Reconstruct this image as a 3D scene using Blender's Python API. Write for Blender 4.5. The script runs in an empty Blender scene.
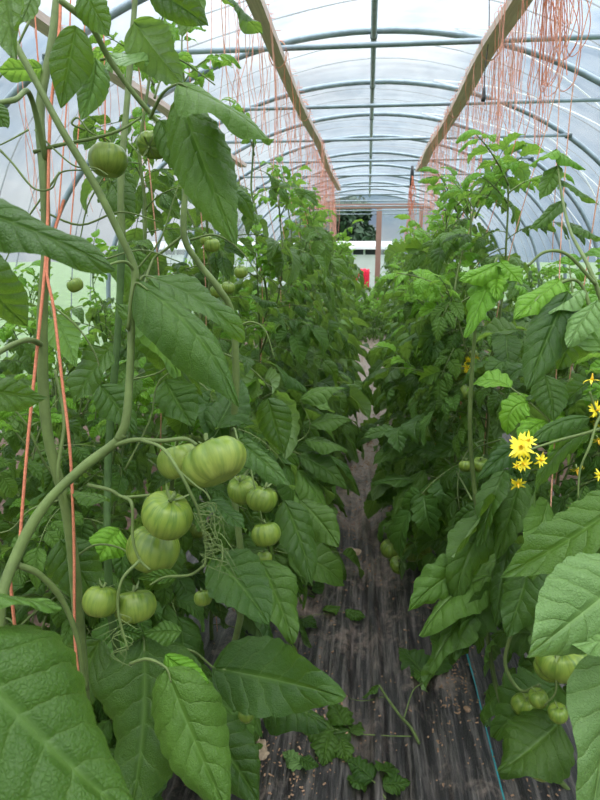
import bpy, math, random
from mathutils import Vector, Matrix, Quaternion, noise
R = random.Random(11)
SC = bpy.context.scene
COL = SC.collection
V = Vector
PI = math.pi

# ------------------------------------------------------------------ camera
CAMZ = 1.5
cam_d = bpy.data.cameras.new('camera'); cam = bpy.data.objects.new('camera', cam_d); COL.objects.link(cam)
cam_d.sensor_fit = 'VERTICAL'; cam_d.sensor_height = 36; cam_d.lens = 27
cam.location = (0, 0, CAMZ)
cam.rotation_euler = (math.radians(90 - 13.5), 0, math.radians(6.3))
cam_d.clip_start = .03; cam_d.clip_end = 300
cam_d.dof.use_dof = True; cam_d.dof.focus_distance = 1.15; cam_d.dof.aperture_fstop = 14
SC.camera = cam
CM = Matrix.Translation((0, 0, CAMZ)) @ cam.rotation_euler.to_matrix().to_4x4()
def P(px, py, d):
    return CM @ V(((px - 300) / 600 * d, (400 - py) / 600 * d, -d))
CRIGHT = (CM.to_3x3() @ V((1, 0, 0))); CUP = (CM.to_3x3() @ V((0, 1, 0))); CBACK = (CM.to_3x3() @ V((0, 0, 1)))

# ------------------------------------------------------------------ materials
def mat(name):
    m = bpy.data.materials.new(name); m.use_nodes = True
    nt = m.node_tree; nt.nodes.clear()
    out = nt.nodes.new('ShaderNodeOutputMaterial')
    return m, nt, out
def N(nt, t, **kw):
    n = nt.nodes.new(t)
    for k, v in kw.items():
        if k.startswith('i_'):
            key = k[2:]
            n.inputs[int(key) if key.isdigit() else key.replace('_', ' ')].default_value = v
        else: setattr(n, k, v)
    return n
def L(nt, a, b): nt.links.new(a, b)
def math_n(nt, op, a, b=None, c=None, clamp=False):
    n = nt.nodes.new('ShaderNodeMath'); n.operation = op; n.use_clamp = clamp
    for i, x in enumerate((a, b, c)):
        if x is None: continue
        if isinstance(x, (int, float)): n.inputs[i].default_value = x
        else: L(nt, x, n.inputs[i])
    return n.outputs[0]
def mixc(nt, f, a, b, typ='MIX'):
    n = nt.nodes.new('ShaderNodeMix'); n.data_type = 'RGBA'; n.blend_type = typ
    for i, x in ((0, f), (6, a), (7, b)):
        if isinstance(x, (int, float)): n.inputs[i].default_value = x
        elif isinstance(x, tuple): n.inputs[i].default_value = x + (1,) if len(x) == 3 else x
        else: L(nt, x, n.inputs[i])
    return n.outputs[2]
def ramp(nt, f, p0, p1, c0=(0,0,0), c1=(1,1,1)):
    n = nt.nodes.new('ShaderNodeValToRGB'); e = n.color_ramp.elements
    e[0].position = p0; e[1].position = p1; e[0].color = c0 + (1,); e[1].color = c1 + (1,)
    L(nt, f, n.inputs[0]); return n.outputs[0]
def noise_t(nt, scale, detail=3, rough=.5, vec=None):
    n = N(nt, 'ShaderNodeTexNoise'); n.inputs['Scale'].default_value = scale
    n.inputs['Detail'].default_value = detail; n.inputs['Roughness'].default_value = rough
    if vec is not None: L(nt, vec, n.inputs['Vector'])
    return n.outputs['Fac']
def mapping(nt, src, scale):
    m = N(nt, 'ShaderNodeMapping'); m.inputs['Scale'].default_value = scale; L(nt, src, m.inputs['Vector']); return m.outputs[0]

def simple(name, col, rough=.6, var=.2, scale=30, metallic=0, bump=.0, sheen=0, stretch=(1,1,1), spec=.5):
    m, nt, out = mat(name)
    tc = N(nt, 'ShaderNodeTexCoord'); vec = mapping(nt, tc.outputs['Object'], stretch)
    nz = noise_t(nt, scale, 4, .6, vec)
    dark = tuple(c * (1 - var) for c in col); light = tuple(min(1, c * (1 + var)) for c in col)
    c = ramp(nt, nz, .3, .7, dark, light)
    p = N(nt, 'ShaderNodeBsdfPrincipled'); L(nt, c, p.inputs['Base Color'])
    p.inputs['Roughness'].default_value = rough; p.inputs['Metallic'].default_value = metallic
    p.inputs['Specular IOR Level'].default_value = spec
    if sheen:
        p.inputs['Sheen Weight'].default_value = sheen; p.inputs['Sheen Tint'].default_value = (.8, 1, .8, 1)
    if bump:
        b = N(nt, 'ShaderNodeBump'); b.inputs['Strength'].default_value = bump; b.inputs['Distance'].default_value = .01
        L(nt, nz, b.inputs['Height']); L(nt, b.outputs[0], p.inputs['Normal'])
    L(nt, p.outputs[0], out.inputs[0]); return m

def leaf_mat(name, c_dark, c_light, under, K=7.0, trans=.32, rough=.33, vein=.34):
    m, nt, out = mat(name)
    uv = N(nt, 'ShaderNodeUVMap'); sep = N(nt, 'ShaderNodeSeparateXYZ'); L(nt, uv.outputs[0], sep.inputs[0])
    t = sep.outputs[0]; v = math_n(nt, 'ABSOLUTE', math_n(nt, 'MULTIPLY_ADD', sep.outputs[1], 2, -1))
    oi = N(nt, 'ShaderNodeObjectInfo')
    geo = N(nt, 'ShaderNodeNewGeometry')
    tc = N(nt, 'ShaderNodeTexCoord')
    # small wobble so that veins are not ruler-straight
    wob = noise_t(nt, 22, 3, .6, tc.outputs['Object'])
    tt = math_n(nt, 'MULTIPLY_ADD', wob, .13, t)
    ph = math_n(nt, 'MULTIPLY', math_n(nt, 'MULTIPLY_ADD', v, -.17, tt), K * PI)
    s = math_n(nt, 'ABSOLUTE', math_n(nt, 'SINE', ph))
    side = N(nt, 'ShaderNodeMapRange', interpolation_type='SMOOTHSTEP'); L(nt, s, side.inputs[0])
    side.inputs[1].default_value = .03; side.inputs[2].default_value = .30; side.inputs[3].default_value = 1; side.inputs[4].default_value = 0
    mid = N(nt, 'ShaderNodeMapRange', interpolation_type='SMOOTHSTEP'); L(nt, v, mid.inputs[0])
    mid.inputs[1].default_value = .015; mid.inputs[2].default_value = .075; mid.inputs[3].default_value = 1; mid.inputs[4].default_value = 0
    vor = N(nt, 'ShaderNodeTexVoronoi', feature='DISTANCE_TO_EDGE'); vor.inputs['Scale'].default_value = 260
    L(nt, tc.outputs['Object'], vor.inputs['Vector'])
    cell = N(nt, 'ShaderNodeMapRange'); L(nt, vor.outputs['Distance'], cell.inputs[0]); cell.inputs[1].default_value = 0; cell.inputs[2].default_value = .18
    vm = math_n(nt, 'MAXIMUM', math_n(nt, 'MULTIPLY', side.outputs[0], .6), mid.outputs[0])
    rnd = oi.outputs['Random']
    big = noise_t(nt, 9, 3, .6, tc.outputs['Object'])
    f = math_n(nt, 'ADD', math_n(nt, 'MULTIPLY', rnd, .75), math_n(nt, 'MULTIPLY_ADD', big, .9, -.32), clamp=True)
    base = mixc(nt, f, c_dark, c_light)
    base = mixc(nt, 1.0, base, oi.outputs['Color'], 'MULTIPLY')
    und = mixc(nt, f, tuple(c * .85 for c in under), under)
    base = mixc(nt, geo.outputs['Backfacing'], base, und)
    lightv = mixc(nt, .5, base, (.24, .38, .10))
    base = mixc(nt, math_n(nt, 'MULTIPLY', vm, vein), base, lightv)
    dkc = mixc(nt, .3, base, (.01, .03, .01))
    base = mixc(nt, math_n(nt, 'MULTIPLY_ADD', cell.outputs[0], -.28, .28), base, dkc)
    # height
    h = math_n(nt, 'ADD', math_n(nt, 'MULTIPLY', math_n(nt, 'POWER', s, .5), 1.0), math_n(nt, 'MULTIPLY', cell.outputs[0], .13))
    fn = noise_t(nt, 90, 4, .65, tc.outputs['Object']); h = math_n(nt, 'ADD', h, math_n(nt, 'MULTIPLY', fn, .9))
    h = math_n(nt, 'MULTIPLY', h, math_n(nt, 'MINIMUM', math_n(nt, 'MULTIPLY', v, 8), 1))
    b = N(nt, 'ShaderNodeBump'); b.inputs['Strength'].default_value = .9; b.inputs['Distance'].default_value = .0035; L(nt, h, b.inputs['Height'])
    p = N(nt, 'ShaderNodeBsdfPrincipled'); L(nt, base, p.inputs['Base Color']); L(nt, b.outputs[0], p.inputs['Normal'])
    p.inputs['Roughness'].default_value = rough; p.inputs['Specular IOR Level'].default_value = .24
    p.inputs['Sheen Weight'].default_value = .0; p.inputs['Sheen Roughness'].default_value = .6
    tr = N(nt, 'ShaderNodeBsdfTranslucent')
    tcol = mixc(nt, .65, base, (.30, .52, .04)); L(nt, tcol, tr.inputs[0]); L(nt, b.outputs[0], tr.inputs['Normal'])
    mx = N(nt, 'ShaderNodeMixShader'); mx.inputs[0].default_value = trans
    L(nt, p.outputs[0], mx.inputs[1]); L(nt, tr.outputs[0], mx.inputs[2]); L(nt, mx.outputs[0], out.inputs[0])
    return m

M = {}
M['leaf'] = leaf_mat('tomato_leaf', (.024, .064, .013), (.090, .176, .026), (.15, .235, .085))
M['leaf_pale'] = leaf_mat('tomato_leaf_underside', (.15, .27, .08), (.20, .33, .11), (.20, .33, .12), trans=.3, vein=.6)
M['leaf_young'] = leaf_mat('young_leaf', (.10, .26, .02), (.18, .38, .03), (.2, .36, .10), trans=.42)
M['stem'] = simple('tomato_stem', (.110, .150, .045), .5, .25, 25, bump=.15, sheen=.04, spec=.2)
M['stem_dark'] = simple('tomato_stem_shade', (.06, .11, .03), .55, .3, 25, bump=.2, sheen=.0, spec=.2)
M['petal'] = simple('yellow_petal', (.85, .68, .02), .5, .1, 60)
M['anther'] = simple('anther_cone', (.75, .42, .01), .5, .15, 60)
M['twine'] = simple('baler_twine', (.62, .20, .11), .8, .2, 200, bump=.3)
M['twine_pink'] = simple('salmon_twine', (.74, .34, .26), .85, .2, 200, bump=.3)
M['twine_old'] = simple('weathered_twine', (.62, .30, .20), .8, .2, 200, bump=.3)
M['steel'] = simple('galvanised_tube', (.25, .31, .35), .42, .18, 12, metallic=.35)
M['clamp'] = simple('steel_clamp', (.12, .15, .16), .5, .2, 40, metallic=.6)
M['rope'] = simple('lacing_cord', (.06, .08, .10), .8, .15, 50)
M['black'] = simple('black_plastic', (.015, .016, .018), .5, .2, 50)
M['white'] = simple('white_plastic', (.72, .74, .72), .45, .06, 20)
M['cloth'] = simple('red_cloth', (.72, .02, .06), .8, .15, 30)
M['clip'] = simple('clear_clip', (.6, .65, .66), .25, .1, 30)
M['chip'] = simple('wood_chip', (.30, .18, .11), .85, .4, 120)
M['dead'] = simple('dry_leaf', (.34, .25, .17), .85, .35, 40, bump=.4)
M['soil'] = simple('soil', (.085, .052, .035), .95, .45, 18, bump=.6)
M['grass'] = simple('outside_grass', (.10, .17, .05), .9, .4, 2)
M['housewhite'] = simple('painted_metal', (.50, .52, .53), .5, .05, 3)
M['houseroof'] = simple('roof_sheet', (.40, .42, .43), .6, .1, 3)
M['glassdark'] = simple('dark_window', (.02, .025, .03), .15, .2, 3)
M['bark'] = simple('bark', (.08, .06, .045), .9, .3, 8, bump=.5)
M['treeleaf'] = simple('tree_foliage', (.030, .065, .032), .7, .5, 1.5)
M['tealthread'] = simple('teal_thread', (.03, .28, .30), .6, .1, 80)
M['bluethread'] = simple('blue_thread', (.06, .20, .42), .6, .1, 80)

def tomato_mat():
    m, nt, out = mat('green_tomato_skin')
    tc = N(nt, 'ShaderNodeTexCoord'); oi = N(nt, 'ShaderNodeObjectInfo')
    sep = N(nt, 'ShaderNodeSeparateXYZ'); L(nt, tc.outputs['UV'], sep.inputs[0])   # u = angle, v = 0 bottom..1 top
    vec = N(nt, 'ShaderNodeCombineXYZ'); L(nt, math_n(nt, 'MULTIPLY', sep.outputs[0], 34), vec.inputs[0]); L(nt, math_n(nt, 'MULTIPLY', sep.outputs[1], 2.2), vec.inputs[1])
    L(nt, math_n(nt, 'MULTIPLY', oi.outputs['Random'], 20), vec.inputs[2])
    st = ramp(nt, noise_t(nt, 1.0, 3, .65, vec.outputs[0]), .42, .62)
    top = ramp(nt, sep.outputs[1], .45, .95)
    pale = mixc(nt, oi.outputs['Random'], (.20, .25, .04), (.38, .41, .10))
    dark = mixc(nt, oi.outputs['Random'], (.04, .10, .012), (.07, .14, .02))
    body = mixc(nt, ramp(nt, sep.outputs[1], .05, .6), pale, (.16, .22, .03))
    c = mixc(nt, math_n(nt, 'MULTIPLY', st, math_n(nt, 'MULTIPLY_ADD', top, .5, .5)), body, dark)
    p = N(nt, 'ShaderNodeBsdfPrincipled'); L(nt, c, p.inputs['Base Color'])
    p.inputs['Specular IOR Level'].default_value = .3; p.inputs['Roughness'].default_value = .33; p.inputs['Subsurface Weight'].default_value = .15
    p.inputs['Subsurface Radius'].default_value = (.01, .012, .004); p.inputs['Subsurface Scale'].default_value = .5
    L(nt, p.outputs[0], out.inputs[0]); return m
M['tomato'] = tomato_mat()

def wood_mat(name, a, b):
    m, nt, out = mat(name)
    tc = N(nt, 'ShaderNodeTexCoord'); vec = mapping(nt, tc.outputs['Object'], (40, 1.5, 40))
    g = noise_t(nt, 2.0, 6, .7, vec); g2 = noise_t(nt, 1.2, 2, .5, tc.outputs['Object'])
    c = ramp(nt, g, .3, .72, a, b); c = mixc(nt, math_n(nt, 'MULTIPLY', g2, .4), c, (.50, .40, .36))
    p = N(nt, 'ShaderNodeBsdfPrincipled'); L(nt, c, p.inputs['Base Color']); p.inputs['Roughness'].default_value = .85
    bp = N(nt, 'ShaderNodeBump'); bp.inputs['Strength'].default_value = .5; bp.inputs['Distance'].default_value = .004
    L(nt, g, bp.inputs['Height']); L(nt, bp.outputs[0], p.inputs['Normal']); L(nt, p.outputs[0], out.inputs[0]); return m
M['board'] = wood_mat('weathered_board', (.42, .31, .27), (.76, .60, .53))
M['timber'] = wood_mat('stained_timber', (.16, .065, .045), (.32, .15, .10))

def film_mat():
    m, nt, out = mat('polythene_film')
    tc = N(nt, 'ShaderNodeTexCoord'); o = tc.outputs['Object']
    n1 = noise_t(nt, .55, 5, .6, o); n2 = noise_t(nt, 6, 4, .65, mapping(nt, o, (1, .35, 1)))
    n3 = noise_t(nt, 22, 3, .6, mapping(nt, o, (.4, 1.6, .4)))
    n4 = noise_t(nt, 3.2, 5, .7, mapping(nt, o, (.5, 5, .5)))
    f = math_n(nt, 'ADD', math_n(nt, 'MULTIPLY', n1, .22), math_n(nt, 'ADD', math_n(nt, 'MULTIPLY', n2, .12), math_n(nt, 'MULTIPLY', n4, .21)))
    fac = N(nt, 'ShaderNodeMapRange'); L(nt, f, fac.inputs[0]); fac.inputs[1].default_value = .18; fac.inputs[2].default_value = .38
    fac.inputs[3].default_value = .08; fac.inputs[4].default_value = .30
    bp = N(nt, 'ShaderNodeBump'); bp.inputs['Strength'].default_value = .6; bp.inputs['Distance'].default_value = .02
    L(nt, math_n(nt, 'ADD', n2, math_n(nt, 'MULTIPLY', n3, .4)), bp.inputs['Height'])
    tp = N(nt, 'ShaderNodeBsdfTransparent'); tp.inputs[0].default_value = (.95, .97, 1, 1)
    tr = N(nt, 'ShaderNodeBsdfTranslucent'); tr.inputs[0].default_value = (.87, .93, .95, 1); L(nt, bp.outputs[0], tr.inputs['Normal'])
    gl = N(nt, 'ShaderNodeBsdfGlossy'); gl.inputs['Color'].default_value = (.9, .95, 1, 1); gl.inputs['Roughness'].default_value = .22; L(nt, bp.outputs[0], gl.inputs['Normal'])
    m1 = N(nt, 'ShaderNodeMixShader'); L(nt, fac.outputs[0], m1.inputs[0]); L(nt, tp.outputs[0], m1.inputs[1]); L(nt, tr.outputs[0], m1.inputs[2])
    m2 = N(nt, 'ShaderNodeMixShader'); m2.inputs[0].default_value = .05; L(nt, m1.outputs[0], m2.inputs[1]); L(nt, gl.outputs[0], m2.inputs[2])
    L(nt, m2.outputs[0], out.inputs[0]); return m
M['film'] = film_mat()

def fabric_mat():
    m, nt, out = mat('woven_ground_fabric')
    tc = N(nt, 'ShaderNodeTexCoord'); o = tc.outputs['Object']
    sep = N(nt, 'ShaderNodeSeparateXYZ'); L(nt, o, sep.inputs[0])
    w = math_n(nt, 'MULTIPLY', math_n(nt, 'SINE', math_n(nt, 'MULTIPLY', sep.outputs[0], 1600)), math_n(nt, 'SINE', math_n(nt, 'MULTIPLY', sep.outputs[1], 1300)))
    st = noise_t(nt, 5, 5, .7, mapping(nt, o, (13, .8, 1)))         # long pale streaks, wrinkle highlights put into the colour
    d1 = noise_t(nt, 3.0, 6, .7, o); d2 = noise_t(nt, 28, 4, .7, o)
    base = mixc(nt, ramp(nt, st, .46, .70), (.014, .012, .012), (.15, .130, .118))
    dm = math_n(nt, 'ADD', math_n(nt, 'MULTIPLY', d1, .7), math_n(nt, 'MULTIPLY', d2, .3))
    # trodden dust gets thicker further down the aisle
    yy = N(nt, 'ShaderNodeMapRange'); L(nt, sep.outputs[1], yy.inputs[0]); yy.inputs[1].default_value = 2.2; yy.inputs[2].default_value = 5.5; yy.inputs[3].default_value = 0; yy.inputs[4].default_value = .26
    dirt = ramp(nt, math_n(nt, 'ADD', math_n(nt, 'ADD', dm, yy.outputs[0]), math_n(nt, 'MULTIPLY', math_n(nt, 'GREATER_THAN', math_n(nt, 'ABSOLUTE', sep.outputs[0]), .55), -.3)), .52, .68)
    dcol = mixc(nt, d2, (.20, .13, .10), (.42, .33, .28))
    c = mixc(nt, math_n(nt, 'MULTIPLY', dirt, .75), base, dcol)
    p = N(nt, 'ShaderNodeBsdfPrincipled'); L(nt, c, p.inputs['Base Color']); p.inputs['Roughness'].default_value = .36
    p.inputs['Specular IOR Level'].default_value = .6
    h = math_n(nt, 'ADD', math_n(nt, 'MULTIPLY', w, .03), math_n(nt, 'ADD', math_n(nt, 'MULTIPLY', st, 1.0), math_n(nt, 'MULTIPLY', d2, .3)))
    bp = N(nt, 'ShaderNodeBump'); bp.inputs['Strength'].default_value = .7; bp.inputs['Distance'].default_value = .012
    L(nt, h, bp.inputs['Height']); L(nt, bp.outputs[0], p.inputs['Normal']); L(nt, p.outputs[0], out.inputs[0]); return m
M['fabric'] = fabric_mat()

# ------------------------------------------------------------------ mesh builder
class MB:
    def __init__(s): s.v = []; s.f = []; s.uv = []; s.mi = []
    def add(s, vs, fs, uvs=None, mi=0):
        b = len(s.v); s.v += [tuple(x) for x in vs]
        for f in fs:
            s.f.append(tuple(b + i for i in f)); s.mi.append(mi)
            for i in f: s.uv.append(uvs[i] if uvs else (.5, .5))
    def mesh(s, name, mats, smooth=True, off=None):
        me = bpy.data.meshes.new(name)
        vs = s.v if off is None else [(a - off[0], b - off[1], c - off[2]) for a, b, c in s.v]
        me.from_pydata(vs, [], s.f)
        u = me.uv_layers.new(name='UVMap'); flat = [c for p in s.uv for c in p]; u.data.foreach_set('uv', flat)
        for m in mats: me.materials.append(m)
        me.polygons.foreach_set('material_index', s.mi)
        me.polygons.foreach_set('use_smooth', [smooth] * len(s.f)); me.update(); return me
    def build(s, name, mats, parent=None, smooth=True, off=None, loc=None):
        if not isinstance(mats, (list, tuple)): mats = [mats]
        me = s.mesh(name, mats, smooth, off); return link(name, me, parent, loc)
def link(name, me, parent=None, loc=None):
    o = bpy.data.objects.new(name, me); COL.objects.link(o)
    if parent: o.parent = parent
    if loc is not None: o.location = loc
    return o
def tag(o, label=None, cat=None, group=None, kind=None):
    if label: o['label'] = label
    if cat: o['category'] = cat
    if group: o['group'] = group
    if kind: o['kind'] = kind
    return o
def empty(name, loc, label, cat, group=None):
    o = bpy.data.objects.new(name, None); COL.objects.link(o); o.location = loc; o.empty_display_size = .05
    return tag(o, label, cat, group)

def catmull(pts, n):
    pts = [V(p) for p in pts]
    if len(pts) < 3: return [pts[0].lerp(pts[-1], i / n) for i in range(n + 1)]
    e = [pts[0] * 2 - pts[1]] + pts + [pts[-1] * 2 - pts[-2]]; out = []
    for i in range(1, len(e) - 2):
        for k in range(n):
            t = k / n; a, b, c, d = e[i-1], e[i], e[i+1], e[i+2]
            out.append(.5 * ((2*b) + (c-a)*t + (2*a-5*b+4*c-d)*t*t + (3*b-a-3*c+d)*t**3))
    out.append(pts[-1]); return out
def tube(mb, pts, r0, r1=None, sides=8, mi=0, caps=True, rf=None):
    pts = [V(p) for p in pts]; n = len(pts); r1 = r0 if r1 is None else r1
    vs = []; uvs = []; t0 = (pts[1] - pts[0]).normalized()
    nr = t0.orthogonal().normalized(); prev = t0
    for i, p in enumerate(pts):
        tg = (pts[min(i+1, n-1)] - pts[max(i-1, 0)])
        tg = tg.normalized() if tg.length > 1e-9 else prev
        q = prev.rotation_difference(tg); nr = q @ nr; nr = (nr - tg * nr.dot(tg)).normalized(); prev = tg
        bn = tg.cross(nr); r = rf(i / (n-1)) if rf else r0 + (r1 - r0) * i / (n - 1)
        for k in range(sides):
            a = 2 * PI * k / sides; vs.append(p + (nr * math.cos(a) + bn * math.sin(a)) * r); uvs.append((i / (n-1), k / sides))
    fs = [(i*sides + k, i*sides + (k+1) % sides, (i+1)*sides + (k+1) % sides, (i+1)*sides + k) for i in range(n-1) for k in range(sides)]
    if caps: fs.append(tuple(range(sides))[::-1]); fs.append(tuple((n-1)*sides + k for k in range(sides)))
    mb.add(vs, fs, uvs, mi)
def box(mb, c, s, mi=0, rot=None, bev=0):
    c = V(c); x, y, z = (k / 2 for k in s); vs = []
    for sx in (-1, 1):
        for sy in (-1, 1):
            for sz in (-1, 1):
                p = V((sx*x, sy*y, sz*z)); p = rot @ p if rot else p; vs.append(c + p)
    mb.add(vs, [(0,1,3,2), (4,6,7,5), (0,4,5,1), (2,3,7,6), (0,2,6,4), (1,5,7,3)], None, mi)

# ------------------------------------------------------------------ leaves
def leaflet(mb, p, d, n, Ln, W, rng, droop=.8, fold=.25, lobe=.08, curl=.25, nu=22, nv=8, K=7, quilt=.014, wave=.05, mi=0, twist=0):
    """one leaf blade growing from p along d, its upper face along n"""
    d = V(d).normalized(); n = V(n); n = (n - d * n.dot(d)).normalized()
    vs = []; uvs = []; p = V(p); step = Ln / nu; ph = rng.uniform(0, 6.28); ph2 = rng.uniform(0, 6.28)
    sidebend = rng.uniform(-.35, .35); asym = rng.uniform(-.1, .1)
    for i in range(nu + 1):
        t = i / nu; s = d.cross(n)
        w = W * .5 * max(0, math.sin(PI * min(1, t) ** .68)) ** .85
        if i == nu: w = W * .004
        if i == 0: w = W * .012
        for j in range(nv + 1):
            v = -1 + 2 * j / nv; av = abs(v)
            tooth = 1 + lobe * (abs(math.sin(PI * K * (t - .17 * av * .9))) - .62) * (1.2 if lobe > .15 else 1) * (1 if .04 < t < .96 else 0)
            x = v * w * (1 + asym * (1 if v > 0 else -1)) * (1 + (tooth - 1) * av ** 2)
            q = quilt * Ln * (abs(math.sin(PI * K * (t - .17 * av))) - .4) * min(1, av * 3) * (w / (W * .5))
            z = math.tan(fold) * abs(x) * (1 - .35 * av) - curl * av ** 3 * w + q + wave * W * av ** 2 * math.sin(ph + t * 11 + (2.1 if v > 0 else 0)) * .7 + .03 * W * math.sin(ph2 + t * 6) * v
            vs.append(p + s * x + n * z); uvs.append((t, (v + 1) / 2))
        # advance: bend towards gravity, twist a little
        a = droop * step / Ln * (1.0 + .8 * t)
        down = V((0, 0, -1)); ax = d.cross(down)
        if ax.length > .02:
            q_ = Quaternion(ax.normalized(), min(a, d.angle(down) * .5)); d = q_ @ d; n = q_ @ n
        q_ = Quaternion(n, sidebend * step / Ln); d = q_ @ d
        if twist: n = Quaternion(d, twist * step / Ln) @ n
        n = (n - d * n.dot(d)).normalized(); p = p + d * step
    m = nv + 1
    fs = [(i*m + j, i*m + j + 1, (i+1)*m + j + 1, (i+1)*m + j) for i in range(nu) for j in range(nv)]
    mb.add(vs, fs, uvs, mi)
def compound(rng, kind, incl, Ln=.34, pairs=3, res=(18, 8), young=False):
    """tomato leaf: petiole with pairs of leaflets and one at the end, growing along +Y"""
    mb = MB(); d = V((0, math.cos(incl), math.sin(incl))); p = V((0, 0, 0)); n = V((0, -math.sin(incl), math.cos(incl)))
    pts = [p.copy()]; fr = [(p.copy(), d.copy(), n.copy())]; ns = 14
    bend = rng.uniform(.9, 1.7) if not young else rng.uniform(.2, .8); sb = rng.uniform(-.6, .6)
    for i in range(ns):
        ax = V((1, 0, 0)); q = Quaternion(ax, -bend / ns); d = q @ d; n = q @ n
        q = Quaternion(V((0, 0, 1)), sb / ns); d = q @ d; n = q @ n
        p = p + d * Ln / ns; pts.append(p.copy()); fr.append((p.copy(), d.copy(), n.copy()))
    tube(mb, pts, .0034, .0013, 5, 1)
    lobe = {'entire': .05, 'lobed': .26, 'mid': .14}[kind]
    szl = Ln * rng.uniform(.36, .44)
    pos = [.38, .62, .86][-pairs:] if pairs < 4 else [.3, .5, .7, .88]
    for k, t in enumerate(pos):
        for sd in (-1, 1):
            a, dd, nn = fr[min(ns, int(t * ns + rng.uniform(-.6, .6)))]
            ang = sd * math.radians(rng.uniform(48, 72)); q = Quaternion(nn, ang); ld = (q @ dd); ld = Quaternion(dd, -sd * rng.uniform(-.1, .35)) @ ld
            s = szl * rng.uniform(.8, 1.1) * (.78 if k == 0 else 1)
            e = a + ld * .012 * (Ln / .3); tube(mb, [a, e], .0014, .0011, 4, 1, False)
            leaflet(mb, e, ld, nn, s, s * rng.uniform(.40, .66), rng, droop=rng.uniform(.3, 1.9), fold=rng.uniform(-.1, .75), lobe=lobe, curl=rng.uniform(-.3, .9), twist=rng.uniform(-1.3, 1.3),
                    nu=res[0], nv=res[1], K=6 if kind != 'lobed' else 5, wave=rng.uniform(.04, .17))
    for t in (.5, .74):
        if rng.random() < .6:
            a, dd, nn = fr[int(t * ns)]; sd = rng.choice((-1, 1)); ld = Quaternion(nn, sd * 1.1) @ dd
            leaflet(mb, a, ld, nn, szl * .3, szl * .2, rng, nu=8, nv=4, K=3, lobe=lobe)
    a, dd, nn = fr[-1]; s = szl * rng.uniform(1.1, 1.35)
    leaflet(mb, a, dd, nn, s, s * rng.uniform(.55, .68), rng, droop=rng.uniform(.5, 1.3), fold=rng.uniform(0, .6), lobe=lobe, curl=rng.uniform(-.2, .8), twist=rng.uniform(-.9, .9), nu=res[0] + 4, nv=res[1], K=7 if kind != 'lobed' else 6, wave=rng.uniform(.02, .08))
    return mb
LEAF = {}
def make_lib():
    for kind in ('entire', 'mid', 'lobed'):
        for q, res, cnt in (('hi', (22, 10), 9), ('lo', (9, 4), 6)):
            arr = []
            for i in range(cnt):
                arr.append(compound(R, kind, math.radians(R.uniform(0, 45)), R.uniform(.30, .38), 3, res).mesh('leaf', [M['leaf'], M['stem']]))
            LEAF[kind, q] = arr
    for q, res in (('hi', (18, 8)), ('lo', (8, 4))):
        LEAF['young', q] = [compound(R, 'lobed', math.radians(R.uniform(30, 75)), R.uniform(.16, .24), 3, res, True).mesh('leaf', [M['leaf_young'], M['stem']]) for i in range(5)]
make_lib()

# ------------------------------------------------------------------ fruit and flowers
def tomato_mesh(rng, lobes=7, amp=.06, flat=.82, nu=40, nv=20):
    mb = MB(); ph = rng.uniform(0, 6.28); ph2 = rng.uniform(0, 6.28); vs = []; uvs = []; fs = []
    for j in range(nv + 1):
        th = PI * j / nv; zt = math.cos(th)
        for i in range(nu + 1):
            a = 2 * PI * i / nu
            rib = 1 + amp * (abs(math.sin(lobes * a / 2 + ph)) ** .7 - .6) * (.35 + .65 * max(0, zt)) + amp * .7 * math.sin(2 * a + ph2)
            r = math.sin(th) ** .9 * rib; z = zt * flat
            if zt > .75: z -= (zt - .75) * 1.3 * flat * .55
            if zt < -.85: z += (-.85 - zt) * .8
            vs.append((r * math.cos(a), r * math.sin(a), z)); uvs.append((i / nu, 1 - j / nv))
    m = nu + 1
    for j in range(nv):
        for i in range(nu): fs.append((j*m + i, (j+1)*m + i, (j+1)*m + i + 1, j*m + i + 1))
    mb.add(vs, fs, uvs); return mb.mesh('tomato', [M['tomato']])
TOM = [tomato_mesh(R, 9, .15, .74, 72, 24), tomato_mesh(R, 7, .08, .86, 56, 22), tomato_mesh(R, 6, .04, .92, 28, 14), tomato_mesh(R, 8, .17, .80, 64, 22)]
def calyx_mesh(rng):
    mb = MB()
    for k in range(6):
        a = 2 * PI * k / 6 + rng.uniform(-.2, .2); d = V((math.cos(a), math.sin(a), .35)); 
        leaflet(mb, (0, 0, .66), d, V((0, 0, 1)), .85, .15, rng, droop=rng.uniform(.3, 1.6) * (1 if k % 2 else -.3), fold=.3, lobe=0, nu=7, nv=2, quilt=0, curl=0)
    tube(mb, [(0, 0, .5), (0, 0, .75), (.08, 0, 1.0)], .10, .075, 6)
    return mb.mesh('calyx', [M['stem']])
CALYX = [calyx_mesh(R) for i in range(3)]
def tomato(parent, loc, r, tilt=(0, 0, 0), mesh=None, off=None):
    o = link('tomato', mesh or R.choice(TOM), parent); p = V(loc) - (V(off) if off is not None else V((0, 0, 0)))
    o.location = p; o.scale = (r, r, r); o.rotation_euler = tilt
    c = link('calyx', R.choice(CALYX), o); return o
def flower_mesh(rng, np=6, big=1.0):
    mb = MB()
    for k in range(np):
        a = 2 * PI * k / np + rng.uniform(-.15, .15); d = V((math.cos(a), math.sin(a), .25)); b = V((math.cos(a), math.sin(a), 0)) * .002
        leaflet(mb, b, d, V((0, 0, 1)), .0165 * rng.uniform(.75, 1.15), .0046, rng, droop=rng.uniform(-.2, 1.4), fold=.35, lobe=0, nu=7, nv=2, quilt=0)
    tube(mb, [(0, 0, 0), (0, 0, .004), (0, 0, .008), (0, 0, .012)], 0, 0, 8, 1, rf=lambda t: .0030 * (1 - t * .8))
    return mb.mesh('flower', [M['petal'], M['anther']])
FLOW = [flower_mesh(R, 7), flower_mesh(R, 9), flower_mesh(R, 17), flower_mesh(R, 6)]
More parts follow.
